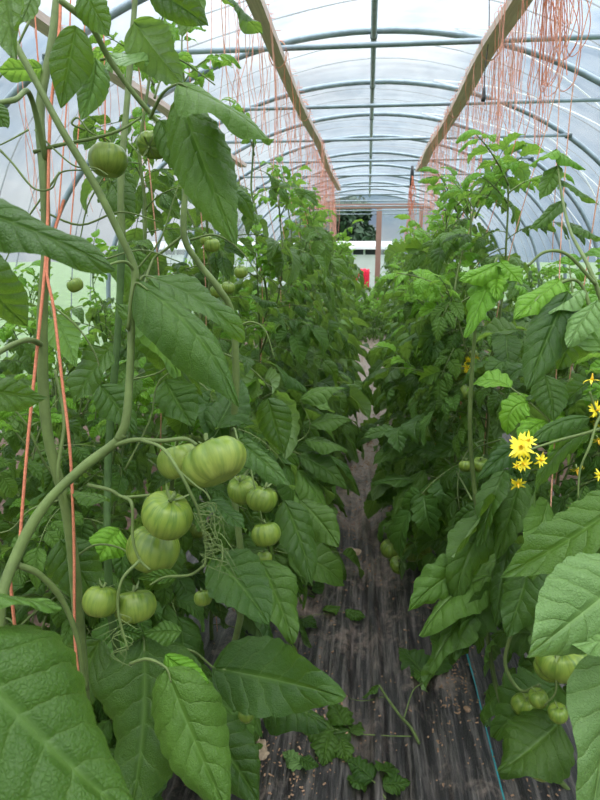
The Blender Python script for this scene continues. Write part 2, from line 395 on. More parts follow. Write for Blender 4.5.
def sepal_mesh(rng):
    mb = MB()
    for k in range(6):
        a = 2 * PI * k / 6; d = V((math.cos(a), math.sin(a), -.2))
        leaflet(mb, (0, 0, -.001), d, V((0, 0, 1)), .016, .003, rng, droop=.4, fold=.3, lobe=0, nu=5, nv=2, quilt=0)
    tube(mb, [(0, 0, -.012), (0, 0, -.004), (0, 0, 0)], .0012, .0022, 6)
    return mb.mesh('calyx', [M['stem']])
SEP = [sepal_mesh(R)]
def flower(parent, loc, aim, s=1.0, mesh=None, off=None):
    o = link('flower', mesh or R.choice(FLOW), parent); o.location = V(loc) - (V(off) if off is not None else V((0, 0, 0))); o.scale = (s, s, s)
    o.rotation_euler = V(aim).to_track_quat('Z', 'Y').to_euler(); link('calyx', SEP[0], o); return o

# ------------------------------------------------------------------ generic tomato plant
def add_leaf(parent, loc, yaw, kind, q, scale=1, tilt=0, tint=1.0, roll=0):
    o = link('leaf', R.choice(LEAF[kind, q]), parent, loc); o.rotation_euler = (tilt, roll, yaw); o.scale = (scale,) * 3
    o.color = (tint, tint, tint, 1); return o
def plant(x, y, H, kind, q, label, group=None, n=28, zmin=.12, lean=(0, 0), fruit=0, flowers=0, sc=1.0, aisle=None, shoot=2):
    e = empty('tomato_plant', (x, y, 0), label, 'tomato plant', group)
    pts = []; k = 0; zz = -.01; ph = R.uniform(0, 6)
    while zz < H:
        f = zz / H; pts.append(V((lean[0] * f + .02 * math.sin(zz * 6 + ph) + R.uniform(-.01, .01), lean[1] * f + .02 * math.cos(zz * 5 + ph) + R.uniform(-.01, .01), zz))); zz += .11
    path = catmull(pts, 4); mb = MB(); tube(mb, path, .0085, .0035, 7 if q == 'hi' else 5)
    # side shoots
    tips = [path[-1]]
    for s in range(shoot):
        i = int(len(path) * R.uniform(.35, .75)); a = R.uniform(0, 6.28); b = path[i]; h = R.uniform(.25, .5)
        sp = catmull([b, b + V((math.cos(a) * .07, math.sin(a) * .07, h * .35)), b + V((math.cos(a) * .13, math.sin(a) * .13, h * .7)), b + V((math.cos(a) * .16, math.sin(a) * .16, h))], 3)
        tube(mb, sp, .0045, .0025, 5); tips.append(sp[-1])
        for u in (3, 5, 7, 9):
            if u < len(sp): add_leaf(e, sp[u], R.uniform(0, 6.28), kind, q, sc * R.uniform(.55, .8), tint=1.08)
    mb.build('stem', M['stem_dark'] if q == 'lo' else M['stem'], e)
    a = R.uniform(0, 6)
    for i in range(n):
        f = (i + R.uniform(-.3, .3)) / n; z = zmin + (H - .1 - zmin) * max(0, f)
        j = min(len(path) - 1, max(0, int((z / H) * (len(path) - 1)))); a += 2.4 + R.uniform(-.4, .4)
        if aisle and R.random() < .45: a = aisle + R.uniform(-.9, .9)
        if f > .62 and R.random() < .3: continue
        add_leaf(e, path[j], a, 'mid' if kind != 'mid' and R.random() < .3 else kind, q, sc * R.uniform(.62, 1.12) * (1.15 if f < .5 else 1) * (1 - (.5 if kind == 'entire' else .25) * max(0, (f - .6) / .4)), tilt=R.uniform(-.45, .5), roll=R.uniform(-.7, .7), tint=R.choice((.7, .85, 1.0, 1.1, 1.3)))
    for t in tips:
        for i in range(4): add_leaf(e, t - V((0, 0, .03 * i)), R.uniform(0, 6.28), 'young', q, R.uniform(.6, 1.0) * (1.5 if kind == 'lobed' else 1), tilt=R.uniform(-.1, .3))
    for i in range(fruit):
        j = int(len(path) * R.uniform(.12, .7)); b = path[j]; aa = (aisle if aisle is not None else R.uniform(0, 6)) - PI / 2 * 0 + R.uniform(-1, 1)
        dv = V((-math.sin(aa), math.cos(aa), 0)); tp = [b, b + dv * .05 + V((0, 0, .015)), b + dv * .10 - V((0, 0, .02)), b + dv * .12 - V((0, 0, .10))]
        tr = MB(); cp = catmull(tp, 4); tube(tr, cp, .003, .002, 6); tr.build('fruit_truss', M['stem'], e)
        for u, off in ((7, .05), (10, .045), (12, .03)):
            if R.random() < .8:
                r = R.uniform(.018, .036); sd = R.choice((-1, 1)); tomato(e, cp[u] + V((dv.y * sd * r, -dv.x * sd * r, -r * .7)), r, (R.uniform(-.4, .4), R.uniform(-.4, .4), R.uniform(0, 6)))
    for i in range(flowers):
        j = int(len(path) * R.uniform(.6, .95)); b = path[j]; aa = (aisle if aisle is not None else 0) + R.uniform(-.9, .9)
        dv = V((-math.sin(aa), math.cos(aa), 0)); cp = catmull([b, b + dv * .06 + V((0, 0, .02)), b + dv * .11 + V((0, 0, .01)), b + dv * .14 - V((0, 0, .03))], 3)
        tr = MB(); tube(tr, cp, .0022, .0012, 5); tr.build('flower_truss', M['stem'], e)
        for u in (4, 6, 8, 9): flower(e, cp[min(u, len(cp)-1)] + V((R.uniform(-.02, .02), R.uniform(-.02, .02), -.012)), (dv.x + R.uniform(-.5, .5), dv.y - .8, -.5), R.uniform(.8, 1.2))
    return e

ORD = ['first', 'second', 'third', 'fourth', 'fifth', 'sixth', 'seventh', 'eighth', 'ninth', 'tenth']
XL, XR = -.56, .66
LBL, RBR = -PI / 2, PI / 2     # leaf yaw so that +Y of the leaf turns towards the aisle
BASES = []
def row(x, ys, kind, side, aisle, hf, nfar):
    for i, y in enumerate(ys):
        near = y < 5.2
        h = hf(y) + R.uniform(-.10, .10)
        if i < 8: lab = '%s leafy tomato plant behind the foreground ones in the %s row beside the aisle' % (ORD[i], side); g = None
        elif y < 11: lab = 'small distant green tomato plant halfway down the %s row' % side; g = 'tomato plants halfway down the %s row' % side
        else: lab = 'tiny tomato plant at the far end of the %s row' % side; g = 'tomato plants at the far end of the %s row' % side
        xx = x * (1 if y < 2.3 else (.80 if y < 3.1 else (.74 if y < 5 else (.95 if y < 7 else 1.15)))) + R.uniform(-.06, .06)
        plant(xx, y, h, kind if y < 6 else 'mid', 'hi' if near else 'lo', lab, g, zmin=.45 if (side == 'right' and y < 2.3) else .12, n=38 if near else (26 if y < 9 else nfar), aisle=aisle,
              fruit=3 if y < 4 else (1 if y < 6 else 0), flowers=(1 if side == 'right' and y < 5 else 0), sc=.98 if near else 1.05)
        BASES.append((xx, y, h, side))
ysL = [1.55 + .46 * i for i in range(9)] + [5.8 + .62 * i for i in range(20)]
ysR = [1.45 + .46 * i for i in range(9)] + [5.7 + .62 * i for i in range(20)]
row(XL, ysL, 'entire', 'left', LBL, lambda y: 2.15 if y < 2.6 else (1.80 if y < 8 else 1.7), 16)
row(XR, ysR, 'lobed', 'right', RBR, lambda y: 1.36 if y < 2.2 else (1.84 if y < 3.4 else (1.76 if y < 8 else 1.7)), 16)
for y in [1.3 + .6 * i for i in range(12)]:
    plant(-1.75 + R.uniform(-.08, .08), y, R.uniform(1.3, 1.5), 'mid', 'lo', 'shorter tomato plant in the outer row behind the left row, near the plastic side', 'outer left row of tomato plants', n=22, sc=1.2)
for y in [2.6 + .65 * i for i in range(10)]:
    plant(1.85 + R.uniform(-.08, .08), y, R.uniform(1.15, 1.35), 'mid', 'lo', 'shorter tomato plant in the outer row behind the right row, near the plastic side', 'outer right row of tomato plants', n=22, sc=1.2)

for i in range(16):
    y = 10.6 + i * .42
    plant(R.uniform(-.28, .24) if y < 15.5 else R.choice((-.35, .3)), y, R.uniform(.45, .66), 'mid', 'lo', 'low bushy plant filling the far end of the aisle', 'low plants across the far aisle', n=16, zmin=.05, sc=1.0, shoot=1)
plant(-.86, 1.22, 1.30, 'entire', 'hi', 'leafy tomato plant filling the gap behind the nearest left stems', None, n=34, sc=.9)
plant(-.98, 1.75, 1.25, 'entire', 'hi', 'lower leafy tomato plant at the left edge, further back than the nearest stems', None, n=30, sc=.9)
plant(-.66, 1.42, 1.12, 'entire', 'hi', 'bushy low tomato plant just behind the big green tomatoes', None, n=32, sc=.85, fruit=2)
# ------------------------------------------------------------------ hand-laid foreground plants
def hleaf(parent, base, tip, W, up=None, m='leaf', fold=None, droop=.0, lobe=.07, curl=None, twist=None, seed=0, tint=1.0, nu=34, nv=14, K=8, quilt=.012, wave=None, stalk=None):
    """a single big leaf blade whose base and tip are world points; W in metres"""
    b, t = V(base), V(tip); off = parent.location; rng = random.Random(seed + int(b.x * 1000) + int(t.z * 777))
    fold = rng.uniform(.15, .6) if fold is None else fold; curl = rng.uniform(0, .9) if curl is None else curl; twist = rng.uniform(-.8, .8) if twist is None else twist; wave = rng.uniform(.08, .18) if wave is None else wave
    d = (t - b); Ln = d.length; d.normalize(); up = V(up) if up is not None else V((0, 0, 1)) * .5 + CBACK
    mb = MB()
    # a gentle arch: start steeper than the chord and let the blade bend over it
    ax = d.cross(V((0, 0, -1)))
    if ax.length > .05 and droop: d = Quaternion(ax.normalized(), -droop * .55) @ d
    leaflet(mb, b, d, up, Ln * (1 + droop * .06), W, rng, droop=droop, fold=fold, lobe=lobe, curl=curl, nu=nu, nv=nv, K=K, quilt=quilt, wave=wave, mi=0, twist=twist)
    if stalk is not None:
        s = V(stalk); tube(mb, catmull([s, s.lerp(b, .5) + V((0, 0, .012)), b, b + d * Ln * .1], 5), .0030, .0014, 6, 1)
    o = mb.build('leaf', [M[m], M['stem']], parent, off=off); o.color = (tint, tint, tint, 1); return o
def hstem(parent, pts, r0, r1, name='stem', sides=10, n=8, m='stem'):
    mb = MB(); cp = catmull(pts, n); r0 *= .82; r1 *= .82
    rf = lambda t: (r0 + (r1 - r0) * t) * (1 + .06 * math.sin(t * 23 + r0 * 900))
    tube(mb, cp, r0, r1, sides, rf=rf)
    return mb.build(name, M[m], parent, off=parent.location)

# plant A: two upright stems close by on the left, tied with twine
bA = V((-.60, .98, 0))
A = empty('tomato_plant', bA, 'nearest left tomato plant, with upright stem wound in orange twine at left edge', 'tomato plant')
hstem(A, [bA, P(95, 900, 1.05), P(80, 640, 1.02), P(68, 520, 1.0), P(47, 430, .98), P(42, 330, .98), P(46, 250, .98), P(44, 175, .98), P(40, 110, 1.0), P(52, 40, 1.02), P(60, -30, 1.04)], .0125, .0085)
hstem(A, [P(46, 160, .98), P(30, 95, .93), P(14, 100, .85), P(-20, 106, .8)], .006, .004)
hstem(A, [P(68, 520, 1.0), P(58, 475, .98), P(64, 420, 1.0), P(55, 370, 1.02)], .0045, .003)
hstem(A, [P(42, 345, .98), P(30, 340, .92), P(12, 345, .86), P(-20, 365, .8)], .006, .004)
hstem(A, [P(122, 240, 1.25), P(121, 180, 1.25), P(128, 90, 1.28), P(135, 0, 1.3), P(137, -40, 1.3)], .0095, .007)   # pale upright stem
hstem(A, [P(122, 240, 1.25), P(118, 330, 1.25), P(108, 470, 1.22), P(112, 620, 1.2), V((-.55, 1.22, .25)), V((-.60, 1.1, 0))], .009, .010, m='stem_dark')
# plant B: the arching stem with the big green fruit
bB = V((-.58, 1.25, 0))
Bp = empty('tomato_plant', bB, 'foreground left tomato plant with arching forked stem and big ribbed green tomatoes', 'tomato plant')
hstem(Bp, [bB, P(20, 900, .95), P(0, 720, .85), P(0, 610, .85), P(18, 552, .88), P(45, 505, .9), P(80, 470, .92), P(110, 447, .93), P(124, 434, .93)], .011, .0085)
hstem(Bp, [P(118, 440, .93), P(126, 420, .93), P(130, 370, .94), P(132, 310, .95), P(135, 272, .95), P(120, 235, .94), P(95, 185, .93), P(62, 130, .92), P(35, 80, .92), P(10, 35, .92), P(-20, -15, .92)], .0082, .0062)
hstem(Bp, [P(135, 272, .95), P(126, 262, .93), P(112, 264, .92), P(105, 270, .92)], .0035, .002)
hstem(Bp, [P(18, 565, .88), P(40, 575, .9), P(62, 600, .93), P(78, 640, .95), P(86, 690, .98)], .0062, .0045, m='stem')
hstem(Bp, [P(60, 0, .9), P(90, 25, .92), P(110, 60, .95), P(135, 95, .97), P(158, 122, .99), P(178, 148, 1.0)], .0065, .0045)
hstem(Bp, [P(186, 180, 1.25), P(184, 235, 1.25), P(198, 262, 1.26), P(218, 288, 1.26), P(232, 315, 1.28), P(236, 380, 1.3), P(232, 470, 1.35), P(240, 620, 1.4), V((-.5, 1.55, .05))], .0075, .010)
hstem(Bp, [P(184, 235, 1.25), P(165, 250, 1.25), P(152, 262, 1.25), P(140, 300, 1.2)], .004, .003)
# fruit truss
hstem(Bp, [P(112, 446, .93), P(135, 440, .92), P(160, 441, .91), P(185, 439, .90), P(197, 445, .90)], .0052, .0035, 'fruit_truss')
hstem(Bp, [P(140, 440, .92), P(162, 448, .88), P(178, 470, .86), P(190, 492, .86), P(200, 515, .87), P(206, 545, .88), P(205, 565, .88)], .0034, .0022, 'fruit_truss')
hstem(Bp, [P(178, 470, .86), P(195, 485, .86), P(205, 492, .86), P(210, 500, .86)], .0022, .0012, 'fruit_truss')
hstem(Bp, [P(124, 497, .92), P(132, 505, .90), P(133, 540, .90), P(140, 560, .9), P(150, 570, .9)], .0035, .0022, 'fruit_truss')
hstem(Bp, [P(88, 485, .93), P(110, 490, .92), P(124, 497, .92), P(150, 495, .9)], .004, .0025, 'fruit_truss')
hstem(Bp, [P(205, 565, .88), P(190, 575, .9), P(165, 577, .92), P(150, 585, .92)], .003, .0018, 'fruit_truss')
hstem(Bp, [P(140, 560, .9), P(122, 580, .88), P(118, 610, .88), P(128, 650, .88)], .003, .002, 'fruit_truss')
for i in range(26):     # withered hairy flower stalks on the old truss
    u = random.Random(i); t = u.random(); a = P(195, 500, .865).lerp(P(207, 560, .88), t)
    hstem(Bp, [a, a + CRIGHT * u.uniform(-.01, .035) + CUP * u.uniform(-.01, .012), a + CRIGHT * u.uniform(.01, .05) + CUP * u.uniform(-.045, -.005) + CBACK * u.uniform(-.02, .02)], .0011, .0005, 'dry_flower_stalk', 5, 4)
for i in range(12):
    u = random.Random(i + 50); a = P(118, 610, .88).lerp(P(126, 650, .88), u.random())
    hstem(Bp, [a, a + CRIGHT * u.uniform(-.025, .02) - CUP * .01, a + CRIGHT * u.uniform(-.04, .03) - CUP * u.uniform(.015, .04)], .0010, .0005, 'dry_flower_stalk', 5, 4)
def T(px, py, d, rpx, tilt=(0, 0, 0), mi=1, par=None):
    par = par or Bp; return tomato(par, P(px, py, d), rpx / 600 * d, tilt, TOM[mi], par.location)
T(214, 462, .92, 31, (-.6, -.35, .3), 0); T(180, 461, .97, 22, (-.4, .1, 1), 1); T(167, 515, .90, 26, (.25, .25, .5), 1); T(153, 549, .98, 29, (.3, .2, 2), 3)
T(101, 601, .96, 18, (-.3, .3, .5), 2); T(135, 606, 1.0, 20, (-.2, .3, 1.4), 1)
T(262, 499, 1.25, 17, (.2, .3, 1.4), 3); T(243, 490, 1.28, 16, (.2, -.3, .4), 1); T(266, 534, 1.22, 15, (.1, .3, 2.4), 1); T(264, 558, 1.25, 8, (.1, .3, 2.4), 2)
T(203, 598, 1.1, 9, (.1, .3, 2.4), 2); T(236, 655, 1.15, 8, (0, 0, 0), 2); T(246, 715, 1.2, 8, (0, 0, 0), 2)
hstem(Bp, [P(255, 470, 1.3), P(250, 462, 1.26), P(252, 475, 1.24), P(262, 520, 1.22), P(264, 552, 1.24)], .003, .0015, 'fruit_truss')
T(108, 160, .99, 20, (-.15, .1, .3), 1, A); T(153, 145, .99, 15, (1.9, .2, 0), 3, A)
for px, py, r in ((228, 288, 7), (218, 291, 8), (241, 272, 7), (212, 245, 8), (206, 240, 6), (75, 285, 8), (70, 262, 5)): T(px, py, 1.45, r, (R.uniform(-.4, .4), R.uniform(-.4, .4), 0), 2)
hstem(A, [P(34, 152, .98), P(60, 145, .97), P(95, 138, .95), P(120, 130, .95), P(140, 118, .96)], .0042, .0022, 'fruit_truss')
hstem(A, [P(85, 130, .96), P(72, 124, .95), P(78, 118, .95), P(90, 132, .95), P(104, 138, .96), P(110, 142, .97)], .0022, .0015, 'fruit_truss')
hstem(A, [P(0, 150, .95), P(14, 165, .95), P(28, 183, .95), P(38, 190, .95), P(52, 188, .95), P(62, 172, .95), P(95, 170, .95)], .0024, .0015, 'fruit_truss')
hstem(A, [P(35, 130, .98), P(55, 150, .97), P(75, 166, .96), P(95, 168, .96), P(108, 175, .95)], .002, .0013, 'fruit_truss')
hstem(A, [P(28, 130, .98), P(14, 138, .95), P(0, 145, .93)], .002, .0013, 'fruit_truss')

for k, pp in enumerate((((40, 210), (80, 225), (120, 212), (160, 222)), ((46, 250), (90, 262), (140, 250), (180, 262)), ((122, 150), (105, 175), (88, 205), (80, 240)), ((60, 172), (40, 200), (20, 230), (5, 262)),
                        ((135, 272), (160, 240), (172, 205), (180, 180)), ((100, 60), (140, 52), (180, 60), (215, 85)), ((30, 20), (10, 60), (-10, 90), (-30, 100)), ((190, 240), (215, 235), (240, 250), (262, 280)),
                        ((45, 300), (80, 330), (100, 370), (95, 420)), ((130, 380), (160, 372), (190, 350), (210, 352)), ((72, 560), (95, 545), (120, 548), (135, 560)), ((60, 500), (30, 510), (10, 530), (-20, 535)),
                        ((125, 470), (150, 420), (160, 380), (200, 360)), ((232, 330), (250, 322), (265, 330), (275, 360)))):
    hstem(Bp if k % 2 else A, [P(a, b, 1.02 + .04 * (k % 5)) for a, b in pp], .0028, .0014, 'leaf_stalk', 6, 5)
def HL(par, x0, y0, d0, x1, y1, d1, wpx, **k):
    b, t = P(x0, y0, d0), P(x1, y1, d1); return hleaf(par, b, t, wpx / 600 * (d0 + d1) / 2, **k)
UPF = CUP * .8 + CBACK * .7          # blade tilted to the viewer, upper face lit
SIDE = CBACK
# plant A leaves
HL(A, -45, 640, .40, 120, 860, .38, 205, up=CUP * .9 + CBACK * .6, fold=.12, seed=3, wave=.04, stalk=P(-90, 560, .5))
HL(A, -60, 585, .42, 62, 606, .45, 46, up=CUP + CBACK * .12, fold=.1, seed=5, tint=1.15)
HL(A, -55, 200, .48, 126, 252, .50, 62, up=CUP * .5 + CBACK * .85, seed=8, fold=.15, tint=.95)
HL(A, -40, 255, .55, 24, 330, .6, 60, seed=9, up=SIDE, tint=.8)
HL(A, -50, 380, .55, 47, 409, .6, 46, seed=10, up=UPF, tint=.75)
HL(A, 8, -50, .62, 0, 62, .62, 62, seed=11, up=-CBACK + CUP * .3, m='leaf')
HL(A, 36, -25, .8, 26, 30, .8, 26, seed=12, up=-CBACK)
HL(A, 42, 68, 1.0, -5, 76, 1.0, 30, seed=13, up=-CBACK * .3 + CUP, m='leaf_young')
HL(A, -14, 100, .7, 8, 128, .7, 24, seed=14)
HL(A, 76, 26, .96, 60, 108, .98, 42, seed=15, up=SIDE, wave=.09, curl=.1, K=11, quilt=.018, lobe=.03)
HL(A, 84, -10, .9, 108, 38, .9, 34, seed=16, up=SIDE, lobe=.12)
HL(A, 145, 62, .98, 100, 66, 1.0, 46, m='leaf_pale', seed=17, up=CUP + CBACK * .6, droop=.9, K=11, wave=.1, fold=-.1)
HL(A, 96, 58, .99, 90, 122, 1.0, 30, m='leaf_pale', seed=18, up=SIDE, curl=1.1, K=10)
HL(A, 134, 22, 1.0, 180, 88, 1.02, 50, seed=19, up=-CBACK + CUP * .4, lobe=.1)
HL(A, 150, -12, .95, 212, 18, .95, 40, seed=20, up=SIDE, tint=.8)
HL(A, 215, -15, 1.0, 262, 35, 1.05, 48, seed=21, up=UPF, lobe=.1)
HL(A, 195, -10, 1.1, 190, 40, 1.1, 34, seed=22, up=-CBACK)
# plant B leaves
HL(Bp, 178, 84, .88, 268, 140, .86, 62, seed=31, up=UPF, fold=.2, lobe=.10, droop=.3, stalk=P(150, 118, .98))
HL(Bp, 180, 100, .93, 232, 246, .89, 62, seed=32, up=SIDE, fold=.15, curl=.5, wave=.12, quilt=.022, K=11, tint=.95, stalk=P(178, 148, 1.0), lobe=.12)
HL(Bp, 160, 120, .97, 196, 175, .95, 34, seed=33, up=SIDE)
HL(Bp, 136, 283, .93, 247, 398, .88, 62, seed=34, up=UPF, fold=.18, droop=.5, lobe=.05, stalk=P(128, 330, .94))
HL(Bp, 146, 276, .97, 243, 338, .95, 50, seed=35, up=CUP + CBACK * .45, droop=.5, stalk=P(135, 300, .96))
HL(Bp, 140, 300, 1.0, 190, 370, 1.0, 46, seed=36, up=-CBACK, m='leaf_young')
HL(Bp, 55, 315, 1.15, 80, 365, 1.15, 34, seed=37, m='leaf_young', up=-CBACK)
HL(Bp, 108, 350, 1.15, 68, 402, 1.15, 46, seed=38, up=UPF, tint=.9)
HL(Bp, 100, 385, 1.1, 140, 430, 1.1, 40, seed=39, up=UPF)
HL(Bp, 165, 380, 1.2, 190, 430, 1.15, 42, seed=40, up=UPF)
HL(Bp, 150, 330, 1.2, 205, 395, 1.2, 46, seed=41, up=SIDE, tint=.9)
HL(Bp, 165, 350, 1.15, 120, 300, 1.2, 40, seed=42, up=SIDE)
HL(Bp, 178, 575, .93, 138, 580, .93, 14, seed=43)
HL(Bp, 182, 632, .98, 143, 629, .98, 24, seed=44, up=UPF, fold=.1)
HL(Bp, 118, 628, .98, 143, 640, .98, 20, seed=45, up=UPF)
HL(Bp, 108, 500, .95, 60, 490, 1.0, 24, seed=46, up=CUP + CBACK * .3)
HL(Bp, 214, 668, 1.12, 342, 702, 1.02, 76, seed=47, up=CUP * .7 + CBACK * .75, fold=.12, droop=.2, stalk=P(176, 648, 1.1))
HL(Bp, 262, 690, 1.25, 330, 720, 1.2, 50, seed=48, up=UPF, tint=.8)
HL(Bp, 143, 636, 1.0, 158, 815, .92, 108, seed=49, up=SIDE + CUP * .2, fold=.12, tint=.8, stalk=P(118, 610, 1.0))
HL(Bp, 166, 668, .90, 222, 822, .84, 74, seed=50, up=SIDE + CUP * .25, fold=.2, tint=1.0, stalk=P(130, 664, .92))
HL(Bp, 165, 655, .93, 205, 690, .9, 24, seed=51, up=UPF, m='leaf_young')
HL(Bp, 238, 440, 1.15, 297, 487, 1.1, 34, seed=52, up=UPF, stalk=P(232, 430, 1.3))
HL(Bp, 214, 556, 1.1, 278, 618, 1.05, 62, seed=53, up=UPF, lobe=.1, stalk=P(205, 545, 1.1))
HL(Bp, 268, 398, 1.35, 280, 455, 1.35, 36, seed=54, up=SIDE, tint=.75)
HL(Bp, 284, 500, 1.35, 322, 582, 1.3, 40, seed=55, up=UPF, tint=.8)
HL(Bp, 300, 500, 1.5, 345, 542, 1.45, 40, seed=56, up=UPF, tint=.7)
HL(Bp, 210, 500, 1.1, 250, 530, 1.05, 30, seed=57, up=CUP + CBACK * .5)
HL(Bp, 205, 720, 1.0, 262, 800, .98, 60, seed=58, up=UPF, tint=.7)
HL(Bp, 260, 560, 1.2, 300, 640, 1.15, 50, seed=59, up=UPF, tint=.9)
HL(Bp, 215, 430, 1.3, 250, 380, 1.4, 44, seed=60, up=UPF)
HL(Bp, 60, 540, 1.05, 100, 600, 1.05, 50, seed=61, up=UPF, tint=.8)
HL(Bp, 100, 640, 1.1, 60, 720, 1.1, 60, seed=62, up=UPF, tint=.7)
HL(Bp, 120, 530, 1.15, 90, 560, 1.1, 40, seed=63, m='leaf_young', up=UPF)

# right-hand foreground plant
bC = V((.70, 1.0, 0))
Cp = empty('tomato_plant', bC, 'nearest right tomato plant, pale downy leaves and yellow flowers at right edge', 'tomato plant')
hstem(Cp, [bC, V((.68, 1.0, .4)), P(640, 690, .95), P(640, 520, 1.0), P(625, 420, 1.05), P(610, 330, 1.1), P(590, 270, 1.12), P(570, 230, 1.25), P(560, 185, 1.35), P(557, 150, 1.4)], .009, .0025)
hstem(Cp, [P(640, 620, .95), P(615, 560, .8), P(618, 540, .72)], .005, .003)
HL(Cp, 640, 566, .70, 527, 658, .66, 92, tint=.82, m='leaf_pale', seed=71, up=CUP * .55 + CBACK * .8, fold=.12, lobe=.07, wave=.07, K=9, quilt=.018)
HL(Cp, 625, 640, .72, 580, 832, .66, 78, m='leaf_pale', seed=72, up=CBACK + CRIGHT * -.3, fold=.3, lobe=.06, tint=.72)
HL(Cp, 640, 490, .80, 508, 590, .82, 60, seed=73, up=CUP * .9 + CBACK * .35 - CRIGHT * .3, fold=.35, wave=.1, lobe=.12)
HL(Cp, 610, 520, .85, 545, 560, .9, 40, seed=74, up=UPF)
HL(Cp, 640, 640, .62, 560, 640, .70, 36, m='leaf_pale', seed=75, up=UPF)
hstem(Cp, [P(600, 352, 1.08), P(580, 283, 1.1), P(545, 292, 1.08), P(530, 310, 1.06)], .0042, .003, 'leaf_stalk')
hstem(Cp, [P(596, 285, 1.1), P(568, 255, 1.1), P(545, 252, 1.1), P(528, 266, 1.1)], .0042, .003, 'leaf_stalk')
HL(Cp, 560, 280, 1.08, 512, 318, 1.06, 40, seed=76, up=CUP + CBACK * .4, m='leaf_young')
HL(Cp, 568, 292, 1.05, 522, 388, 1.0, 44, seed=77, up=UPF, tint=.95, curl=.6)
HL(Cp, 582, 290, 1.05, 548, 316, 1.03, 30, m='leaf_pale', seed=78, up=CUP + CBACK * .2)
HL(Cp, 598, 300, 1.0, 560, 345, 1.0, 34, m='leaf_pale', seed=79, up=CUP + CBACK * .4)
HL(Cp, 575, 320, 1.1, 560, 370, 1.1, 50, seed=80, up=UPF, tint=.8)
HL(Cp, 605, 350, 1.0, 580, 300, 1.05, 46, seed=81, up=-CBACK, m='leaf_young')
HL(Cp, 545, 375, 1.2, 560, 420, 1.15, 36, seed=82, up=UPF)
for i, a in enumerate(((557, 150, 530, 165), (557, 152, 585, 170), (558, 165, 540, 200), (560, 180, 598, 205), (563, 200, 535, 232), (570, 225, 604, 240))):
    HL(Cp, a[0], a[1], 1.38, a[2], a[3], 1.36, 20, up=CUP + CBACK * .5, m='leaf_young' if i < 2 else 'leaf', lobe=.2, K=6, seed=700 + i, nu=18, nv=8)
# lime-green young top
bD = V((.62, 1.48, 0))
D = empty('tomato_plant', bD, 'right row tomato plant with a lime-green young shoot, behind the nearest right plant', 'tomato plant')
hstem(D, [bD, P(500, 700, 1.7), P(478, 520, 1.65), P(470, 430, 1.6), P(474, 345, 1.55), P(480, 300, 1.5), P(497, 258, 1.5)], .010, .004)
for a in ((498, 262, 466, 338, 34), (497, 264, 465, 285, 24), (500, 262, 524, 285, 22), (500, 266, 488, 300, 20)):
    HL(D, a[0], a[1], 1.45, a[2], a[3], 1.4, a[4], m='leaf_young', up=CUP + CBACK * .8, lobe=.28, K=6, seed=a[2])
# drooping dark clump and leaves at the flower truss
for i, a in enumerate(((505, 470, 475, 545, 34, .9), (520, 480, 505, 560, 36, .85), (500, 500, 455, 560, 44, .9), (495, 520, 445, 600, 46, .85), (510, 540, 492, 625, 44, .9), (480, 560, 408, 608, 40, 1.15),
                       (490, 575, 415, 628, 44, 1.05), (500, 590, 455, 660, 46, .8), (475, 600, 425, 668, 40, .9), (530, 440, 480, 480, 26, 1.05), (590, 418, 520, 446, 22, 1.2), (590, 430, 525, 500, 30, 1.0),
                       (530, 560, 515, 640, 46, .85), (560, 600, 540, 680, 46, .7), (450, 640, 425, 690, 36, .8), (548, 500, 535, 580, 40, 1.1))):
    HL(D, a[0], a[1], 1.45 if a[0] < 525 else 1.3, a[2], a[3], 1.38 if a[0] < 525 else 1.25, a[4], tint=a[5], up=CUP * (.9 - .5 * (i % 3)) + CBACK * (.4 + .3 * (i % 2)) + CRIGHT * (-.7 + .5 * (i % 4)), lobe=.14 + .05 * (i % 3), K=6, seed=100 + i, droop=.2 + .25 * (i % 4))
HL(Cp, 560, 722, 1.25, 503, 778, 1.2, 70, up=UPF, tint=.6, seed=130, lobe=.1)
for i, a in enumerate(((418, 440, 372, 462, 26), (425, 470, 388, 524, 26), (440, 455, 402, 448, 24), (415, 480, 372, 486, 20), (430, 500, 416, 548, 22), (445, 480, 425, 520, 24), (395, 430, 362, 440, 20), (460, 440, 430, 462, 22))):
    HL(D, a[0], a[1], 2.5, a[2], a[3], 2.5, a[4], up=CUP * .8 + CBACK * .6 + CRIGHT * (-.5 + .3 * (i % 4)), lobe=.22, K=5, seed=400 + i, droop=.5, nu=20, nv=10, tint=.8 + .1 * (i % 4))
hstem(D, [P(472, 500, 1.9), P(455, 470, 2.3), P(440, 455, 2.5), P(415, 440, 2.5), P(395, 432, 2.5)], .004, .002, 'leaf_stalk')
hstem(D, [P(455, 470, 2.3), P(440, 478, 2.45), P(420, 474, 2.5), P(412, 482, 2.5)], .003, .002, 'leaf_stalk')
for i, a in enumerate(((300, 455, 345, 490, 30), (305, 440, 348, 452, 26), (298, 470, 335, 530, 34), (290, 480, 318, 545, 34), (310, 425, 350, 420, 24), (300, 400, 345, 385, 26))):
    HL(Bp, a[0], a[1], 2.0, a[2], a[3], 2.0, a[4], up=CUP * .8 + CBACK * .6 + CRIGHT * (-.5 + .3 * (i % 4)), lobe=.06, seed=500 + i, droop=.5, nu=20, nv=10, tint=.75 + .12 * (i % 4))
hstem(Bp, [P(240, 480, 1.4), P(268, 450, 1.8), P(300, 455, 2.0), P(298, 470, 2.0)], .004, .002, 'leaf_stalk')
hstem(Bp, [P(268, 450, 1.8), P(300, 440, 2.0), P(310, 425, 2.0), P(300, 400, 2.0)], .003, .0015, 'leaf_stalk')
